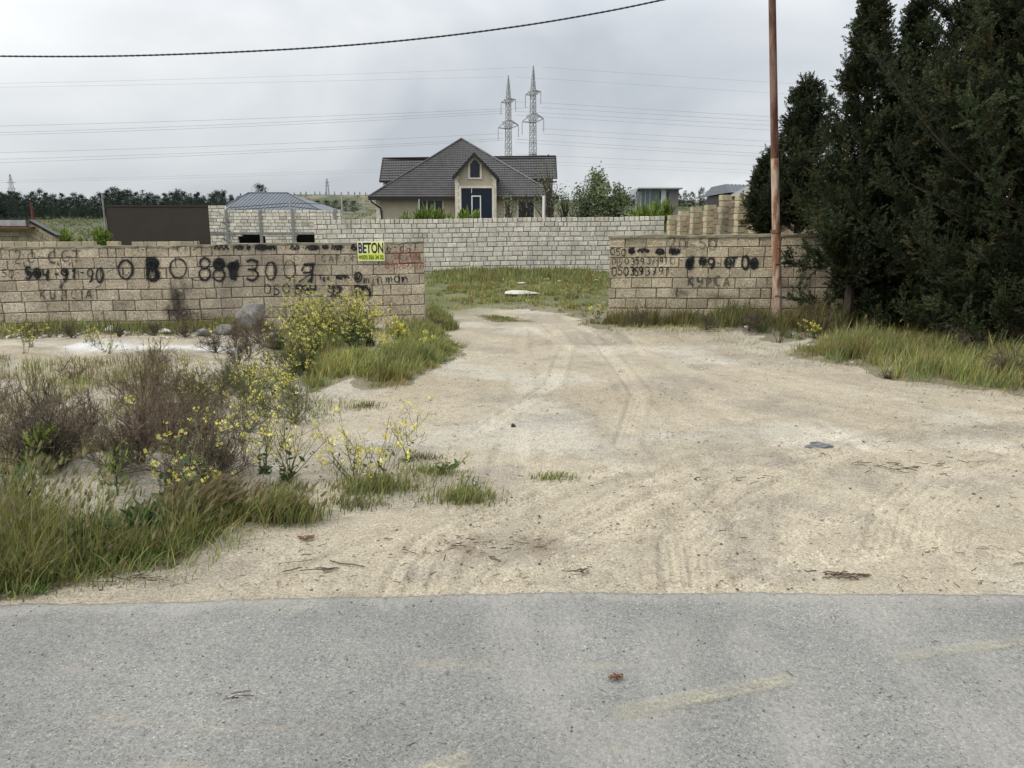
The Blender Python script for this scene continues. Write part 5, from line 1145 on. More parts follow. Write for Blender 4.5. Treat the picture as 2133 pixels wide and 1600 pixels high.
shrub(370,950,.64,24,'tallest reddish brown dry bush of the shrub belt',404,pal=((1.15,1,.92),(1,.88,.82)))
shrub(300,850,.75,24,'reddish dry bush behind the shrub belt',405,pal=((1.2,1.02,.92),(1.05,.92,.86)))
shrub(390,860,.62,18,'dry bush with a leaning stem at the right end of the shrub belt',406)
shrub(-60,900,.75,22,'dry bush half outside the left picture edge',407)
shrub(430,1010,.55,18,'low dark dry bush behind the roadside barley',408,pal=((.8,.75,.8),(.6,.58,.6)))
shrub(540,715,.62,20,'grey brown bush below the grey boulder at the left wall',409,pal=((1.2,1.05,1),(.9,.8,.8)))
shrub(490,725,.50,16,'low brown bush left of the mustard thicket',410)
shrub(590,780,.65,16,'dark bush at the left foot of the mustard thicket',411,pal=((.5,.6,.45),(.7,.7,.6)))
shrub(160,800,.35,14,'pale open dry bush on the sand behind the shrub belt',412,pal=((1.5,1.3,1.1),(1.2,1.2,1)))
shrub(320,770,.40,14,'small dry bush near the pale concrete patch',413,pal=((1.3,1.1,1),(1.1,1.1,.9)))
shrub(2110,790,.55,22,'grey dry bush at the right picture edge below the junipers',414,pal=((.9,.85,.85),(.7,.65,.65)))
shrub(1760,745,.22,16,'small dark round bush inside the yellow green grass bank',415,pal=((.7,.7,.6),(.8,.7,.7)))
shrub(2010,740,.50,18,'dark dry bush at the foot of the huge junipers',416,pal=((.8,.75,.75),(.6,.6,.6)))
shrub(1330,682,.42,22,'dark wiry bush at the near end of the right wall',417,pal=((.8,.8,.7),(.6,.65,.5)))
shrub(1560,690,.45,22,'grey wiry bush in the dark grass left of the pole',418,pal=((.9,.85,.8),(.6,.6,.55)))
shrub(1700,690,.5,22,'grey wiry bush in the dark grass right of the pole',419,pal=((.9,.85,.8),(.6,.6,.55)))
shrub(1470,688,.35,18,'low wiry bush below the painted word on the right wall',420,pal=((.8,.85,.7),(.6,.6,.55)))
shrub(100,1030,.45,24,'dark leafless bush beside the bright spiky weed at left',421,pal=((.55,.5,.48),(.4,.38,.36)),wd=.006)
shrub(905,690,.35,16,'dark bush at the end corner of the left wall',422,pal=((.6,.6,.5),(.5,.5,.45)))
shrub(1650,762,.10,14,'flat mat of dead brown stems at the grass bank edge',423,spread=4) if False else shrub(1850,788,.12,18,'flat mat of dead brown stems at the edge of the yellow green bank',424,spread=5,pal=((.6,.55,.5),(.5,.45,.4)))

for i_, (px, py, H_) in enumerate(((450,735,.40),(520,748,.46),(385,702,.30),(320,700,.28),(60,700,.32),(150,704,.34),(495,765,.40),(250,702,.22),(560,725,.45))):
    shrub(px, py, H_, 18, 'grey brown wiry bush between the left wall and the pale patch', 480+i_, group='wiry bushes near the foot of the left wall', pal=((1.0,.92,.9),(.7,.72,.62),(.85,.8,.8)))
for i_, (px, py, H_) in enumerate(((20,990,.55),(120,900,.5),(330,905,.6),(420,930,.5),(460,985,.4),(240,1000,.35),(-30,860,.5),(150,985,.4))):
    shrub(px, py, H_, 20, 'dry grey brown twiggy bush filling the shrub belt on the left', 440+i_, group='dry bushes filling the shrub belt', pal=((1.15,1.05,.98),(.9,.85,.82),(1.2,1.15,1.05)))
# mustard
def flower_template(r, n=5):
    V = []; F = []
    for i in range(n):
        o = r.normal(0, .010, 3); ax = r.normal(size=3)*.5+np.array([0, 0, 1.]); ax /= np.linalg.norm(ax); a = np.cross(ax, [1, .2, 0]); a /= np.linalg.norm(a); b = np.cross(ax, a)
        for q in range(4):
            t = q*math.pi/2; u = a*math.cos(t)+b*math.sin(t); s_ = np.cross(ax, u); k = len(V); l = .009; V += [o, o+u*l*.7+s_*l*.45+ax*.002, o+u*l+ax*.001, o+u*l*.7-s_*l*.45+ax*.002]; F += [(k, k+1, k+2), (k, k+2, k+3)]
    return np.array(V), np.array(F)
def leaf_template():
    return np.array([(0,0,0),(.22,0,.3),(.16,.05,.65),(0,.1,1.0),(-.16,.05,.65),(-.22,0,.3),(0,-.05,.4)], float), np.array([(0,1,6),(6,1,2),(6,2,3),(6,3,4),(6,4,5),(6,5,0)])
FT = flower_template(np.random.default_rng(5)); LT = leaf_template()
def mustard(px, py, H, n0, label, seed, fl=1.0, group='yellow mustard plants', spread=.8, fs=1.3, leaves=30, wd=.0035, lev=3, nch=4, lsz=.09):
    r = np.random.default_rng(seed); c = G(px, py); T = thing('mustard_plant', label, 'flowering plant', c, group); B = branching(c, r, n0, H*.84, spread, lev, nch, wd, .55, .07, 1.0); parts = []
    for Pn, W in B: v, f, cc = ribbons(Pn, W, r, gtint(len(Pn), r, [(1,1,1),(.8,.9,.8),(1.2,1,.9)])); parts.append((v, f, cc))
    V, F, C = join(parts); obj('stems', V, F, M['stem'], T, tint=C)
    tips = np.concatenate([B[-1][0][:, -1], B[-1][0][:, -2], B[-2][0][:, -1]]); k = r.random(len(tips)) < fl*.28; tips = tips[k]+r.normal(0, .006, (k.sum(), 3))
    V, F, C = scatter(FT[0], FT[1], tips, r.normal(0, .3, (len(tips), 3))+np.array([0, 0, 1.]), r.uniform(.7, 1.5, len(tips))*fs, gtint(len(tips), r, [(1,1,1),(1.05,1.05,1.6)])*1.0, r); obj('flowers', V, F, M['flower'], T, tint=C)
    if leaves:
        b1 = B[1][0][:, 2]; b1 = b1[r.random(len(b1)) < .6]; nb_ = len(b1); pos = np.concatenate([B[0][0][:, 1], B[0][0][:, 2], np.repeat(c[None], leaves, 0), b1]); pos = pos+r.normal(0, .02, pos.shape); dd = r.normal(0, 1, (len(pos), 3)); dd[:, 2] = np.abs(dd[:, 2])*.5+.15
        V, F, C = scatter(LT[0], LT[1], pos, dd, r.uniform(.5, 1.2, len(pos))*lsz*np.where(np.arange(len(pos)) >= len(pos)-nb_, .45, 1), gtint(len(pos), r, [(1,1,1),(.8,.9,.9)]), r); obj('leaves', V, F, M['leaf'], T, tint=C)
mustard(790,1010,.62,10,'large sparse mustard plant standing alone on the bare sand',501,fl=.55,spread=1.0,fs=1.0,leaves=26,wd=.0032,lsz=.055)
mustard(735,1005,.55,7,'upright mustard plant leaning over the bare sand, second from the track',502,fl=.55,spread=.9,fs=1.0,leaves=20,lsz=.05)
mustard(850,962,.52,6,'thin mustard plant nearest the track with a forked top',503,fl=.4,spread=1.1,fs=.9,leaves=18,lsz=.045)
mustard(600,1000,.55,13,'bushy green mustard plant with many leaves left of the sparse ones',504,fl=.22,spread=.8,leaves=90,fs=1.0,lsz=.06)
mustard(550,985,.55,9,'mustard plant at the left side of the bushy green one',505,fl=.25,spread=.8,leaves=50,fs=1.0,lsz=.055)
mustard(450,1075,.55,6,'mustard plant with big bright flowers leaning out of the roadside barley',506,fl=.4,spread=1.2,fs=1.1,leaves=12)
mustard(400,1045,.62,6,'tall mustard plant with bright flower heads before the brown bushes',507,fl=.4,spread=.9,fs=.95,leaves=10)
mustard(330,1060,.45,5,'small mustard plant on the sand mound',508,fl=.3,spread=.8,fs=1.1,leaves=10)
mustard(935,985,.28,4,'tiny dry stalked weed beside the track',509,fl=.1,spread=.8,fs=.7,leaves=6)
mustard(985,1025,.20,5,'small dark leafed weed on the round grass tuft',510,fl=.0001+.05,spread=1.2,fs=.7,leaves=10,lsz=.04)
r_ = np.random.default_rng(77)
for i in range(19):   # dense thicket in front of the wall
    px = r_.uniform(615, 770); py = r_.uniform(690, 745) - (8 if px > 720 else 0); mustard(px, py, r_.uniform(.7, 1.0)*(1.0 if px < 740 else .75), 14, 'tall mustard plant within the dense yellow thicket before the left wall', 520+i, fl=.75, group='mustard thicket before the left wall', spread=.75, fs=.85, leaves=130, lsz=.12, wd=.004)
for i in range(7):
    px = r_.uniform(570, 660); py = r_.uniform(725, 785); mustard(px, py, r_.uniform(.45, .65), 11, 'dark green leafy mustard plant at the left foot of the yellow thicket', 660+i, fl=.25, group='leafy mustard plants at the foot of the thicket', fs=1.0, leaves=150, lsz=.11)
for i in range(12):
    px = r_.uniform(400, 650); py = r_.uniform(790, 900); shrub(px, py, r_.uniform(.22, .36), 14, 'low grey green weed among the small mustard plants', 680+i, group='low grey green weeds', m='stem', pal=((.7,.75,.8),(.9,.8,.9)))
for i in range(34):   # scattered behind the shrub belt
    px = r_.uniform(380, 640); py = 745+ (640-px)*.12+r_.uniform(0, 90); mustard(px, py, r_.uniform(.22, .4), 5, 'small mustard plant in the open yellow band behind the brown shrubs', 560+i, fl=.38, group='mustard plants in the open yellow band', fs=.72, leaves=8, lsz=.05, nch=4)
for i in range(7):
    px = r_.uniform(430, 640); py = r_.uniform(850, 930); mustard(px, py, r_.uniform(.3, .5), 5, 'small mustard plant between the shrub belt and the bare sand', 600+i, fl=.3, group='mustard plants at the edge of the bare sand', fs=.9, leaves=8, lsz=.05)
for i in range(16):
    px = r_.uniform(20, 440); py = r_.uniform(700, 745); mustard(px, py, r_.uniform(.25, .45), 5, 'small pale mustard plant by the foot of the left wall', 620+i, fl=.3, group='mustard plants by the foot of the left wall', fs=.75, leaves=8, lsz=.035)
for i in range(6):
    px = r_.uniform(800, 900); py = r_.uniform(690, 740); mustard(px, py, r_.uniform(.25, .45), 5, 'small mustard plant in the grass near the left wall end', 640+i, fl=.8, group='mustard plants in the grass near the left wall end', fs=1.2, leaves=6)
mustard(1695,706,.42,4,'thin white flowered weed at the edge of the dark grass on the right',650,fl=.9,fs=1.1,leaves=4)
mustard(1246,664,.4,5,'pale flowering weed beside the right wall end',651,fl=.8,fs=1.0,leaves=6)
def spiky(px, py, H, n, label, seed, m='bright_leaf', lw=.11, spread=.6):
    r = np.random.default_rng(seed); c = G(px, py); T = thing('weed', label, 'weed', c); pos = c[None]+r.normal(0, .05, (n, 3))*np.array([1, 1, 0])+np.array([0, 0, 1.])*(r.uniform(0, H*.8, n)[:, None])
    dd = r.normal(0, spread, (n, 3)); dd[:, 2] = np.abs(dd[:, 2])+.5; V, F, C = scatter(LT[0]*np.array([.45, .6, 1]), LT[1], pos, dd, r.uniform(.6, 1.2, n)*lw, gtint(n, r, [(1,1,1),(.8,.9,.8),(1.2,1.15,.9)]), r); obj('leaves', V, F, M[m], T, tint=C)
    MB().tube([c, c+np.array([.01, 0, H*.9])], [.006, .003], 5).build('stem', M['stem'], T)
spiky(105,1035,.34,260,'bright green spiky weed beside the dark leafless bush',701); spiky(240,985,.34,120,'slender bright green leafy stalk on the sand mound',702,lw=.06,spread=.5); spiky(50,1075,.3,160,'leafy green weed behind the roadside grass',703,m='leaf')
spiky(300,1120,.2,200,'broad leafed green weed inside the roadside grass',704,m='leaf',spread=1.2); spiky(190,1150,.2,200,'second broad leafed weed low in the roadside grass',705,m='leaf',spread=1.2)

# ------------------------------------------------------------------ background vegetation
def leafcloud(pos, size, r, tint, sz_j=.4):
    TV = np.array([(-.5,0,0),(.1,-.35,.15),(.5,.05,0),(-.05,.4,-.1)], float); TF = np.array([(0,1,2),(0,2,3)])
    return scatter(TV, TF, pos, r.normal(size=(len(pos), 3)), size*r.uniform(1-sz_j, 1+sz_j, len(pos)), tint, r)
def pine_proto(seed, H=9.0, Rr=2.3, n=900, m='pine', leaf=.42, base=.18, pts=6):
    """umbrella-ish pine made of clumps; returns mesh data around the origin"""
    r = np.random.default_rng(seed); cl = 70; ch = r.uniform(base, 1, cl); rad = Rr*np.sin(np.clip((1.08-ch)*2.6, 0, math.pi/2))*r.uniform(.3, 1, cl); a = r.uniform(0, 2*math.pi, cl)
    cc = np.stack([rad*np.cos(a), rad*np.sin(a), ch*H], -1); k = r.integers(0, cl, n); pos = cc[k]+r.normal(0, 1, (n, 3))*np.array([.38, .38, .28])*Rr/2.3; rel = (pos[:, 2]/H)[:, None]
    tint = (.8+.4*r.random((cl, 1)))[k]*np.array([[1, 1, 1]])*(.85+.3*r.random((n, 1))); V, F, C = leafcloud(pos, leaf, r, tint); return V, F, C
def pine_thing(proto, loc, s, label, group, name='pine_tree', cat='tree'):
    o = proto.copy(); COL.objects.link(o); o.location = tuple(float(v) for v in loc); o.scale = (s, s, s*random.uniform(.9, 1.15)); o.rotation_euler = (0, 0, random.uniform(0, 6.28)); props(o, label, cat, group); return o
PR = []
for i in range(5):
    V, F, C = pine_proto(800+i, H=9.0, Rr=2.0+.3*i, base=.05+.03*i, n=2000, leaf=.30); tb = MB().tube([(0,0,-.5),(0,0,7)], [.2,.06], 5); fv = np.array(tb.v); n0 = len(V)
    me_o = obj('pine_tree', V, F, M['pine'], None, tint=C); PR.append(me_o)
def plant_far(px, Y, top_py, label, group, k, hb=9.0, first={}):
    X = float(P(px, 420, Y)[0]); zb = float(gz(X, Y)); zt = float(P(px, top_py, Y)[2]); s = max(.15, (zt-zb)/9.3)
    return pine_thing(PR[k], (X, Y, zb), s, label, group)
r2 = random.Random(9)
tops = [(0,398),(30,396),(60,405),(85,402),(110,405),(145,408),(165,402),(200,410),(230,392),(255,395),(290,404),(320,402),(350,400),(375,396),(400,402),(430,405),(450,392),(480,405),(510,408),(540,415)]
tx = [t[0] for t in tops]; ty = [t[1] for t in tops]
for row, (Y, dy) in enumerate(((275, 0), (262, 7), (250, 17), (238, 30))):
    px = -60+row*5
    while px < (500 if row < 2 else 470):
        plant_far(px, Y+r2.uniform(-4, 4), float(np.interp(px, tx, ty))+dy*.7+r2.uniform(-5, 6), 'dark pine in the distant wood on the left', 'pines in the distant wood on the left', r2.randrange(5)); px += r2.uniform(11, 17)
for i, (px, py) in enumerate(((643,416),(661,414),(680,413),(699,413),(717,415),(737,413))):
    o = plant_far(px, 225, py-3, 'round dark tree in the row on the hill beside the grey roof', 'row of round trees on the hill', 4); o.scale = (.5, .5, .42)
o = plant_far(543, 240, 377, 'big round topped tree standing above the grey sheet roof', None, 4); o.scale = (.95, .95, o.scale[2])
for px, py in ((1385,398),(1400,396),(1415,398),(1428,396),(1442,398),(1460,393),(1475,396),(1488,399),(1330,402),(1318,404),(1310,405)): plant_far(px+r2.uniform(-3,3), 290, py, 'small dark pine on the hill right of the flat roofed house', 'pines on the right hill', r2.randrange(5))
for px in range(500, 790, 14): plant_far(px+r2.uniform(-5,5), 345, 405+r2.uniform(-2,4), 'tiny pine along the crest of the far hill', 'pines along the far crest', r2.randrange(5))
for px in range(1170, 1320, 12): plant_far(px+r2.uniform(-5,5), 330, 408+r2.uniform(-3,4), 'tiny pine on the far hill behind the willowy tree', 'pines behind the willowy tree', r2.randrange(5))
for p in PR: bpy.data.objects.remove(p)
def scrub(label, px0, px1, Y0, Y1, n, seed):
    r = np.random.default_rng(seed); Y = r.uniform(Y0, Y1, n); px = r.uniform(px0, px1, n); X = P(px, np.full(n, 430.), 100)[:, 0]*Y/100; k = fbm(X*.15, Y*.08, 3, 1) > .45; X = X[k]; Y = Y[k]
    pos = np.stack([X, Y, gz(X, Y)+.2], -1); q = np.repeat(pos, 14, 0)+r.normal(0, .45, (len(pos)*14, 3))*np.array([1, 1, .5]); t = np.repeat(.7+.7*r.random((len(pos), 1)), 14, 0)*np.array([[1.1, 1, .8]])
    V, F, C = leafcloud(q, .35, r, t); o = obj('scrub', V, F, M['olive'], None, loc=pos.mean(0), tint=C); props(o, label, 'scrub', kind='stuff')
scrub('grey green low scrub scattered on the left hillside', -100, 800, 95, 340, 2600, 901); scrub('grey green low scrub on the hillside right of the house', 1150, 1560, 95, 330, 1800, 902)
def tree(px, pyt, Y, Rr, label, seed, m, n=2200, leaf=.16, zlow=.25, name='tree', droop=0, nl=14, airy=.5):
    r = np.random.default_rng(seed); X = float(P(px, 430, Y)[0]); zb = float(gz(X, Y)); zt = float(P(px, pyt, Y)[2]); H = zt-zb; c = np.array([X, Y, zb]); T = thing(name, label, 'tree', c)
    tb = MB(); tb.tube([c-[0,0,.2], c+[.05*H,0,H*.35], c+[.02*H,0,H*.7]], [.035*H, .025*H, .01*H], 7); ends = []
    for i in range(nl):
        a = r.uniform(0, 2*math.pi); h = r.uniform(zlow, .8); e1 = c+np.array([math.cos(a)*Rr*r.uniform(.4,1)*(1.15-h), math.sin(a)*Rr*r.uniform(.3,1), H*min(.97, h+r.uniform(.05,.3))]); s_ = c+np.array([.03*H, 0, H*h*.7]); tb.tube([s_, (s_+e1)/2+[0,0,.05*H], e1], [.011*H, .007*H, .002*H], 5); ends.append(e1)
    ends.append(c+np.array([0, 0, H*.95])); tb.build('trunk', M['bark'], T); ends = np.array(ends); k = r.integers(0, len(ends), n)
    pos = ends[k]+r.normal(0, 1, (n, 3))*np.array([Rr*.2, Rr*.2, H*.07])*airy*2
    if droop: pos[:, 2] -= np.abs(r.normal(0, 1, n))*H*droop
    t = (.75+.5*r.random((len(ends), 1)))[k]*(.8+.4*r.random((n, 1)))*np.array([[1, 1, 1]]); V, F, C = leafcloud(pos, leaf, r, t); obj('crown', V, F, M[m], T, tint=C)
tree(1248, 360, 50, 1.5, 'tall willowy olive green tree right of the house', 911, 'olive', 5200, .15, droop=.10, nl=18, airy=.38)
tree(1285, 385, 49, 1.1, 'shorter olive green tree leaning right beside the willowy one', 912, 'olive', 3000, .14, droop=.10, nl=12, airy=.4)
tree(1205, 395, 50, 1.0, 'pale thin leafed tree between the house and the willowy tree', 913, 'olive', 1500, .12, droop=.05, nl=12, airy=.5)
tree(1140, 322, 55, 1.3, 'sparse brownish tree in front of the right end of the house', 914, 'olive', 420, .13, droop=.05, nl=18, airy=.4)
tree(1090, 395, 55, 1.4, 'nearly bare grey tree before the right house window', 915, 'olive', 160, .12, nl=26, airy=.5)
tree(1060, 410, 54, .8, 'low bare shrub like tree before the house right of the entrance', 916, 'olive', 260, .12, nl=18, airy=.5)
tree(1175, 395, 52, 1.1, 'bare twiggy tree at the right corner of the house', 917, 'olive', 260, .12, nl=24, airy=.5)
def bush(px, pyt, pyb, Y, Rr, label, seed, m='bright_leaf', n=900, leaf=.16):
    r = np.random.default_rng(seed); X = float(P(px, 430, Y)[0]); zb = float(gz(X, Y)); zt = float(P(px, pyt, Y)[2]); T = thing('bush', label, 'bush', (X, Y, zb)); ns = 26; V_=[]
    a = r.uniform(0, 2*math.pi, ns); e = np.stack([X+np.cos(a)*Rr*1.3*r.uniform(.1, 1, ns), Y+np.sin(a)*Rr*.7, zb+(zt-zb)*r.uniform(.84, 1, ns)*(1-.12*np.abs(np.cos(a)))], -1); k = r.integers(0, ns, n); t = r.uniform(.35, 1, n)[:, None]
    pos = np.array([X, Y, zb+.3*(zt-zb)])*(1-t)+e[k]*t+r.normal(0, .06, (n, 3)); dd = (e[k]-np.array([X, Y, zb]))+r.normal(0, .6, (n, 3)); V, F, C = scatter(LT[0]*np.array([.5, 1, 1]), LT[1], pos, dd, r.uniform(.7, 1.4, n)*leaf*1.6, gtint(n, r, [(1,1,1),(.7,.85,.8),(1.3,1.2,.9)]), r); obj('crown', V, F, M[m], T, tint=C)
    MB().tube([(X, Y, zb-.1), (X, Y, zb+(zt-zb)*.6)], [.08, .04], 6).build('trunk', M['bark'], T)
bush(886,428,455,38,.62,'bright green bush before the left house window, larger of the pair',921,n=1100); bush(910,433,455,38,.42,'bright green bush hard against the larger one below the left window',922,n=700)
bush(968,430,455,38,.60,'spreading bright green bush before the blue entrance',923,n=700); bush(843,440,455,38,.2,'small bright green shoot left of the window bushes',924,n=200)
bush(1370,417,450,37,1.0,'wide bright green bush behind the right end of the pale wall',925,n=1500); bush(1335,428,450,37,.4,'low bright bush left of the wide one behind the pale wall',926,n=500)
bush(121,483,505,34,.28,'narrow green bush beside the tan shed',927,n=420); bush(168,497,506,34,.22,'lowest yellow green bush between shed and dark screen',928,n=240); bush(206,476,505,34,.28,'small green conifer like bush beside the dark screen post',929,n=420)
# the garden wall line and thin fence poles far behind
for i, (px, pt_) in enumerate(((873,415),(711,400))):
    a = P(px, pt_, 58); MB().tube([(a[0], 58, 0), (a[0], 58, a[2])], .05, 6).build('fence_pole', M['steel'], None, loc=(a[0], 58, 0)); props(bpy.data.objects[-1] if False else COL.objects[-1], ['thin grey pole before the left house wall', 'thin grey pole at the right end of the unfinished wall'][i], 'pole')
a = P(1133, 408, 50); o = MB().tube([(a[0], 50, 0), (a[0], 50, a[2])], .09, 8).build('fence_pole', M['white'], None, loc=(a[0], 50, 0)); props(o, 'pale post before the right corner of the house', 'pole')
a = P(604, 431, 52); o = MB().tube([(a[0], 52, 0), (a[0], 52, P(604,416,52)[2])], .045, 6).build('fence_pole', M['steel'], None, loc=(a[0], 52, 0)); props(o, 'thin pole in front of the blue grey roof carrying two wires', 'pole')
for j, (pts) in enumerate(([(476,433),(604,423),(668,425)], [(476,438),(604,430),(668,437)])):
    c = [P(x_, y_, 52) for x_, y_ in pts]; o = MB().tube(c, .022, 4).build('service_wire', M['cable'], None, loc=c[1]); props(o, ['upper black wire before the blue grey roof', 'lower black wire before the blue grey roof'][j], 'wire')

# ------------------------------------------------------------------ rocks and litter
def rock_geo(c, sx, sy, sz, seed, sub=3, rough=.28):
    bm = bmesh.new(); bmesh.ops.create_icosphere(bm, subdivisions=sub, radius=1); r = np.random.default_rng(seed); co = np.array([v.co for v in bm.verts]); fc = np.array([[v.index for v in f.verts] for f in bm.faces]); bm.free()
    for k in range(16):   # chop facets
        n_ = r.normal(size=3); n_ /= np.linalg.norm(n_); d = r.uniform(.42, .8); q = co @ n_; co = co-np.where(q > d, q-d, 0)[:, None]*n_
    off = r.uniform(0, 50); nn = fbm(co[:, 0]*2+off, co[:, 1]*2+co[:, 2]*3, 3, 1.5); co = co*(1+rough*(nn-.5))[:, None]; return co*np.array([sx, sy, sz])+np.array(c), fc
def rock(px, py, w_, h, label, seed, m='rock', group=None, sub=3, dpt=None):
    c = G(px, py); wd = w_/FPX*c[1]*.5; hh = h/FPX*c[1]; V, F = rock_geo((c[0], c[1], c[2]+hh*.38), wd, dpt or wd*.8, hh*.62, seed, sub); o = obj('rock', V, F, M[m], None, loc=c, smooth=False); props(o, label, 'rock', group); return o
rock(530,690,80,58,'big grey boulder leaning at the left wall',951,'rock_grey',sub=4,dpt=.28)
rock(468,697,60,26,'flat grey rock left of the big boulder',952,'rock_grey'); rock(425,700,40,18,'grey rubble piece near the wall left of the flat rock',953,'rock_grey')
rock(233,694,30,19,'white chalky rock standing at the foot of the left wall',954); rock(343,696,28,12,'small white rock under the soot stain',955); rock(436,716,26,12,'white rock at the end of the pale patch',956); rock(20,704,20,9,'pale rock at the left picture edge by the wall',957)
rock(262,698,22,9,'low pale rock right of the chalky one',958); rock(215,900,30,26,'white lump among the dry shrubs',959); rock(835,686,80,18,'low grey mound of rubble at the left wall end',960,'rock_grey'); rock(1690,722,24,8,'pale stone at the edge of the yellow green grass',961); rock(1557,684,18,7,'pale stone in the dark grass by the right wall',962)
rock(1068,889,13,10,'lone black stone on the bare track',963,'cable')
for i, (px, py, w_, h) in enumerate(((1045,585,24,6),(1092,583,18,8),(1085,592,24,5),(1140,584,22,7),(1165,588,16,5),(1200,583,20,5),(1030,592,14,4),(1240,585,12,4))): rock(px, py, w_, h, 'white rubble stone on the turf before the pale wall', 970+i, 'rock', 'white rubble on the turf', 2)
rock(1080,616,115,12,'long low pale heap of lime on the turf',985,'rock',sub=4,dpt=.6)
# gravel and small litter
def pebbles(name, label, n, x0, x1, y0, y1, s0, s1, m, seed, zf=None, thr=.0, flat=.55, cat='gravel', poly=None, ypow=1.0):
    r = np.random.default_rng(seed); bm = bmesh.new(); bmesh.ops.create_icosphere(bm, subdivisions=1, radius=1); TV = np.array([v.co for v in bm.verts])*(1+r.uniform(-.25, .25, (len(bm.verts), 1))); TF = np.array([[v.index for v in f.verts] for f in bm.faces]); bm.free()
    TV[:, 2] *= .6
    y = y0+(y1-y0)*r.random(n)**ypow; x_ = r.uniform(x0, x1, n)
    if thr: k = fbm(x_, y*1.5, 3, 1.1) > thr; x_ = x_[k]; y = y[k]
    z = zf(x_, y) if zf else gz(x_, y); s_ = s0+(s1-s0)*r.random(len(x_))**4; pos = np.stack([x_, y, z+s_*.1], -1); d = np.stack([r.normal(0,.2,len(x_)), r.normal(0,.2,len(x_)), np.ones(len(x_))], -1)
    V, F, C = scatter(TV, TF, pos, d, s_, np.ones((len(x_), 3)), r); o = obj(name, V, F, M[m], None, loc=pos.mean(0)); props(o, label, cat, kind='stuff')
M['straw_bits'] = mat('pale straw', (.42,.36,.25), (.30,.25,.17), 9, .9); M['peb'] = mat('pale pebbles', (.46,.42,.34), (.30,.27,.22), 9, .95); M['peb_dark'] = mat('dark grit', (.13,.115,.095), (.08,.072,.06), 9, .95)
pebbles('gravel', 'fine pale gravel strewn over the sandy track', 9000, -6, 7, 3.75, 12, .002, .013, 'peb', 31, thr=.38, ypow=1.6)
pebbles('gravel', 'dark grit strewn over the sandy track', 5000, -6, 7, 3.7, 12, .0015, .011, 'peb_dark', 32, thr=.45, ypow=1.6)
pebbles('gravel', 'loose grit lying on the asphalt', 1300, -2.6, 3.0, 1.9, 3.65, .0012, .0055, 'peb_dark', 33, zf=lambda x_, y: np.full(x_.shape, .024), cat='grit')
pebbles('gravel', 'pale sand grains spilled on the asphalt edge', 2600, -2.8, 3.2, 3.25, 3.66, .0012, .005, 'peb', 34, zf=lambda x_, y: np.full(x_.shape, .022), cat='grit', ypow=.35)
pebbles('gravel', 'white stone chips around the foot of the left wall', 900, -10, -2, 12.5, 14.2, .01, .05, 'rock', 35, thr=.4)
pebbles('gravel', 'pale stone chips along the edge of the right grass', 1500, 1.5, 9, 9.5, 13.3, .006, .028, 'peb', 36, thr=.45)
def crumbs(label, n, seed, x0, x1, y0, y1, m='debris', L=.03, zf=None):
    r = np.random.default_rng(seed); y = y0+(y1-y0)*r.random(n)**1.5; x_ = r.uniform(x0, x1, n); k = fbm(x_+seed, y, 3, 1.3) > .45; x_ = x_[k]; y = y[k]; z = (zf(x_, y) if zf else gz(x_, y))+.004; n = len(y)
    a = r.uniform(0, 2*math.pi, n); l = L*r.uniform(.3, 1.5, n)**1.5; t = np.linspace(-.5, .5, 4); bend = r.normal(0, .3, (n, 4)); Pn = np.stack([x_[:, None]+np.cos(a)[:, None]*l[:, None]*t-np.sin(a)[:, None]*l[:, None]*bend*.3, y[:, None]+np.sin(a)[:, None]*l[:, None]*t+np.cos(a)[:, None]*l[:, None]*bend*.3, z[:, None]+r.uniform(0, .006, (n, 4))], -1)
    V, F, C = ribbons(Pn, np.full((n, 4), .0018)*r.uniform(.5, 1.6, (n, 1)), r, np.ones((n, 3))); o = obj('dry_litter', V, F, M[m], None, loc=Pn.mean((0, 1))); props(o, label, 'litter', kind='stuff')
crumbs('short dry stalks and crumbs strewn over the sandy ground', 3200, 81, -4.5, 6.5, 3.75, 10); crumbs('pale straw bits strewn over the sandy ground', 1800, 82, -4.5, 6.5, 3.75, 10, 'straw_bits', .025)
crumbs('few dry stalk bits blown onto the asphalt', 120, 83, -2.5, 3, 2.2, 3.6, 'debris', .02, lambda x_, y: np.full(x_.shape, .024))
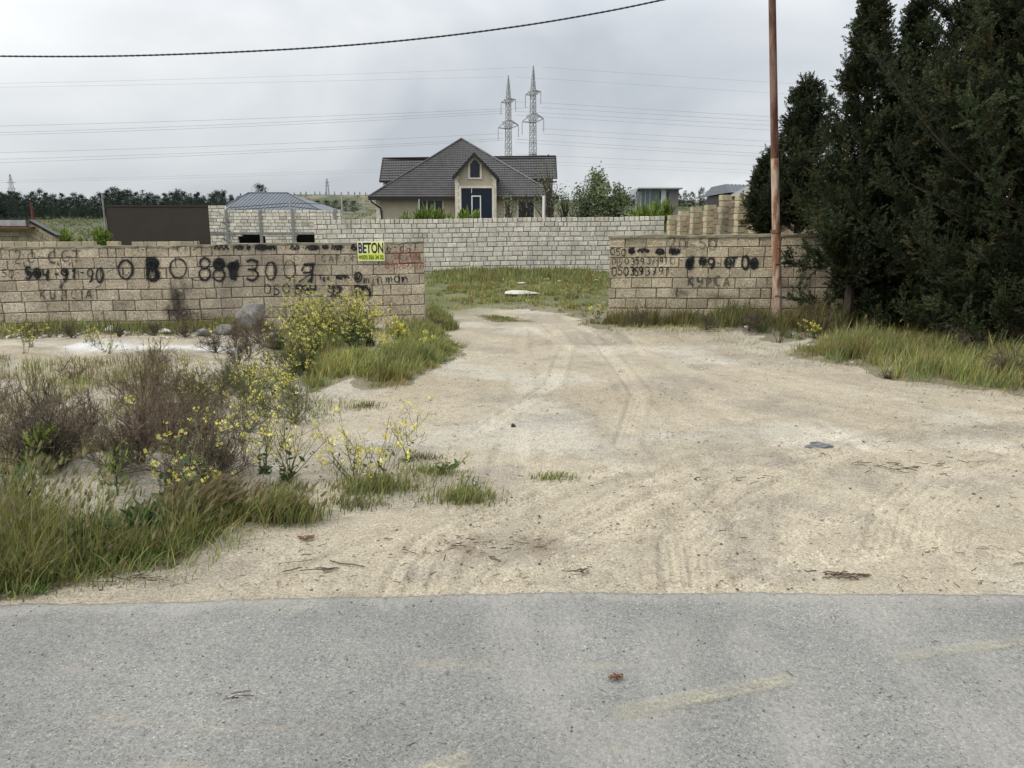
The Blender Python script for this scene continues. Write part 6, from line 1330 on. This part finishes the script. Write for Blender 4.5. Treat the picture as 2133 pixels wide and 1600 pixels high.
def litter(px, py, n, L, label, seed, m='debris', spread=.12, z=0, name='dead_twigs', cat='twigs'):
    r = np.random.default_rng(seed); c = G(px, py); c[2] = max(c[2], z)+.006; s_ = c[None]+np.concatenate([r.normal(0, spread, (n, 1)), r.normal(0, spread*.35, (n, 1)), r.uniform(0, .012, (n, 1))], 1); a = r.normal(0, .5, n); l = r.uniform(.3, 1, n)*L
    t = np.linspace(-.5, .5, 4); Pn = s_[:, None]+np.stack([np.cos(a)[:, None]*l[:, None]*t, np.sin(a)[:, None]*l[:, None]*t, 0*t[None]+r.uniform(0, .01, (n, 4))], -1); mb_ = MB()
    for q in Pn: mb_.tube(q, r.uniform(.0015, .004), 4)
    o = mb_.build(name, M[m], None, loc=c); props(o, label, cat); return o
litter(670,1185,7,.22,'loose pile of long dry twigs on the sand near the asphalt',41); litter(1765,1205,26,.10,'dark crumbled litter near the asphalt edge on the right',42,spread=.09); litter(1210,1195,8,.07,'small dark litter heap near the asphalt in the middle',43,spread=.03); litter(270,1210,9,.14,'dark sticks lying at the foot of the roadside grass',44)
litter(640,1125,22,.05,'little rust brown dead plant on the sand',45,'debris_red',.035); litter(1870,980,24,.14,'dark flat bark pieces on the bare sand at right',46,spread=.22); litter(1600,1000,10,.10,'thin dry stems on the tyre tracks',47,spread=.3); litter(1280,1428,16,.035,'brown dry leaf lying on the grey asphalt',48,'debris_red',.018,.024,'dry_leaf','leaf'); litter(490,1465,5,.08,'thin brown twig lying on the asphalt',49,'debris',.04,.024)
litter(1500,690,40,.10,'brown crumbs at the edge of the dark grass by the right wall',50,spread=.4); litter(880,1155,10,.06,'scattered dry crumbs left of the damp brown patch',51,spread=.15); litter(830,1000,1,.5,'pale stick lying beside the flat pale tuft',52,'straw' if False else 'peb',.01); litter(1020,1140,40,.07,'crumbled brown bark on the damp patch near the asphalt',53,spread=.22)
litter(1960,970,12,.10,'grey dry stems on the sand near the right border',54,spread=.15); litter(1340,1015,8,.06,'fine dry stems on the sand in the middle',55,spread=.3); litter(2060,1160,16,.08,'dark crumbs on the churned ridge at the right border',56,spread=.25)
def crumple():
    c = G(1706, 932); V, F = rock_geo((c[0], c[1], c[2]+.02), .135, .055, .035, 61, 4, .8); o = obj('plastic_scrap', V, F, M['plastic'], None, loc=c); props(o, 'crumpled grey plastic scrap half buried in the sand', 'litter')
    c = G(10, 1045); o = MB().box((c[0]-.22, c[1], c[2]-.05), (c[0]+.06, c[1]+.2, c[2]+.10)); o = o.build('plastic_tub', M['plastic'], None, loc=c); m_ = o.modifiers.new('b', 'BEVEL'); m_.width = .02; m_.segments = 3; props(o, 'dark grey plastic tub poking in at the left picture edge', 'litter')
crumple()
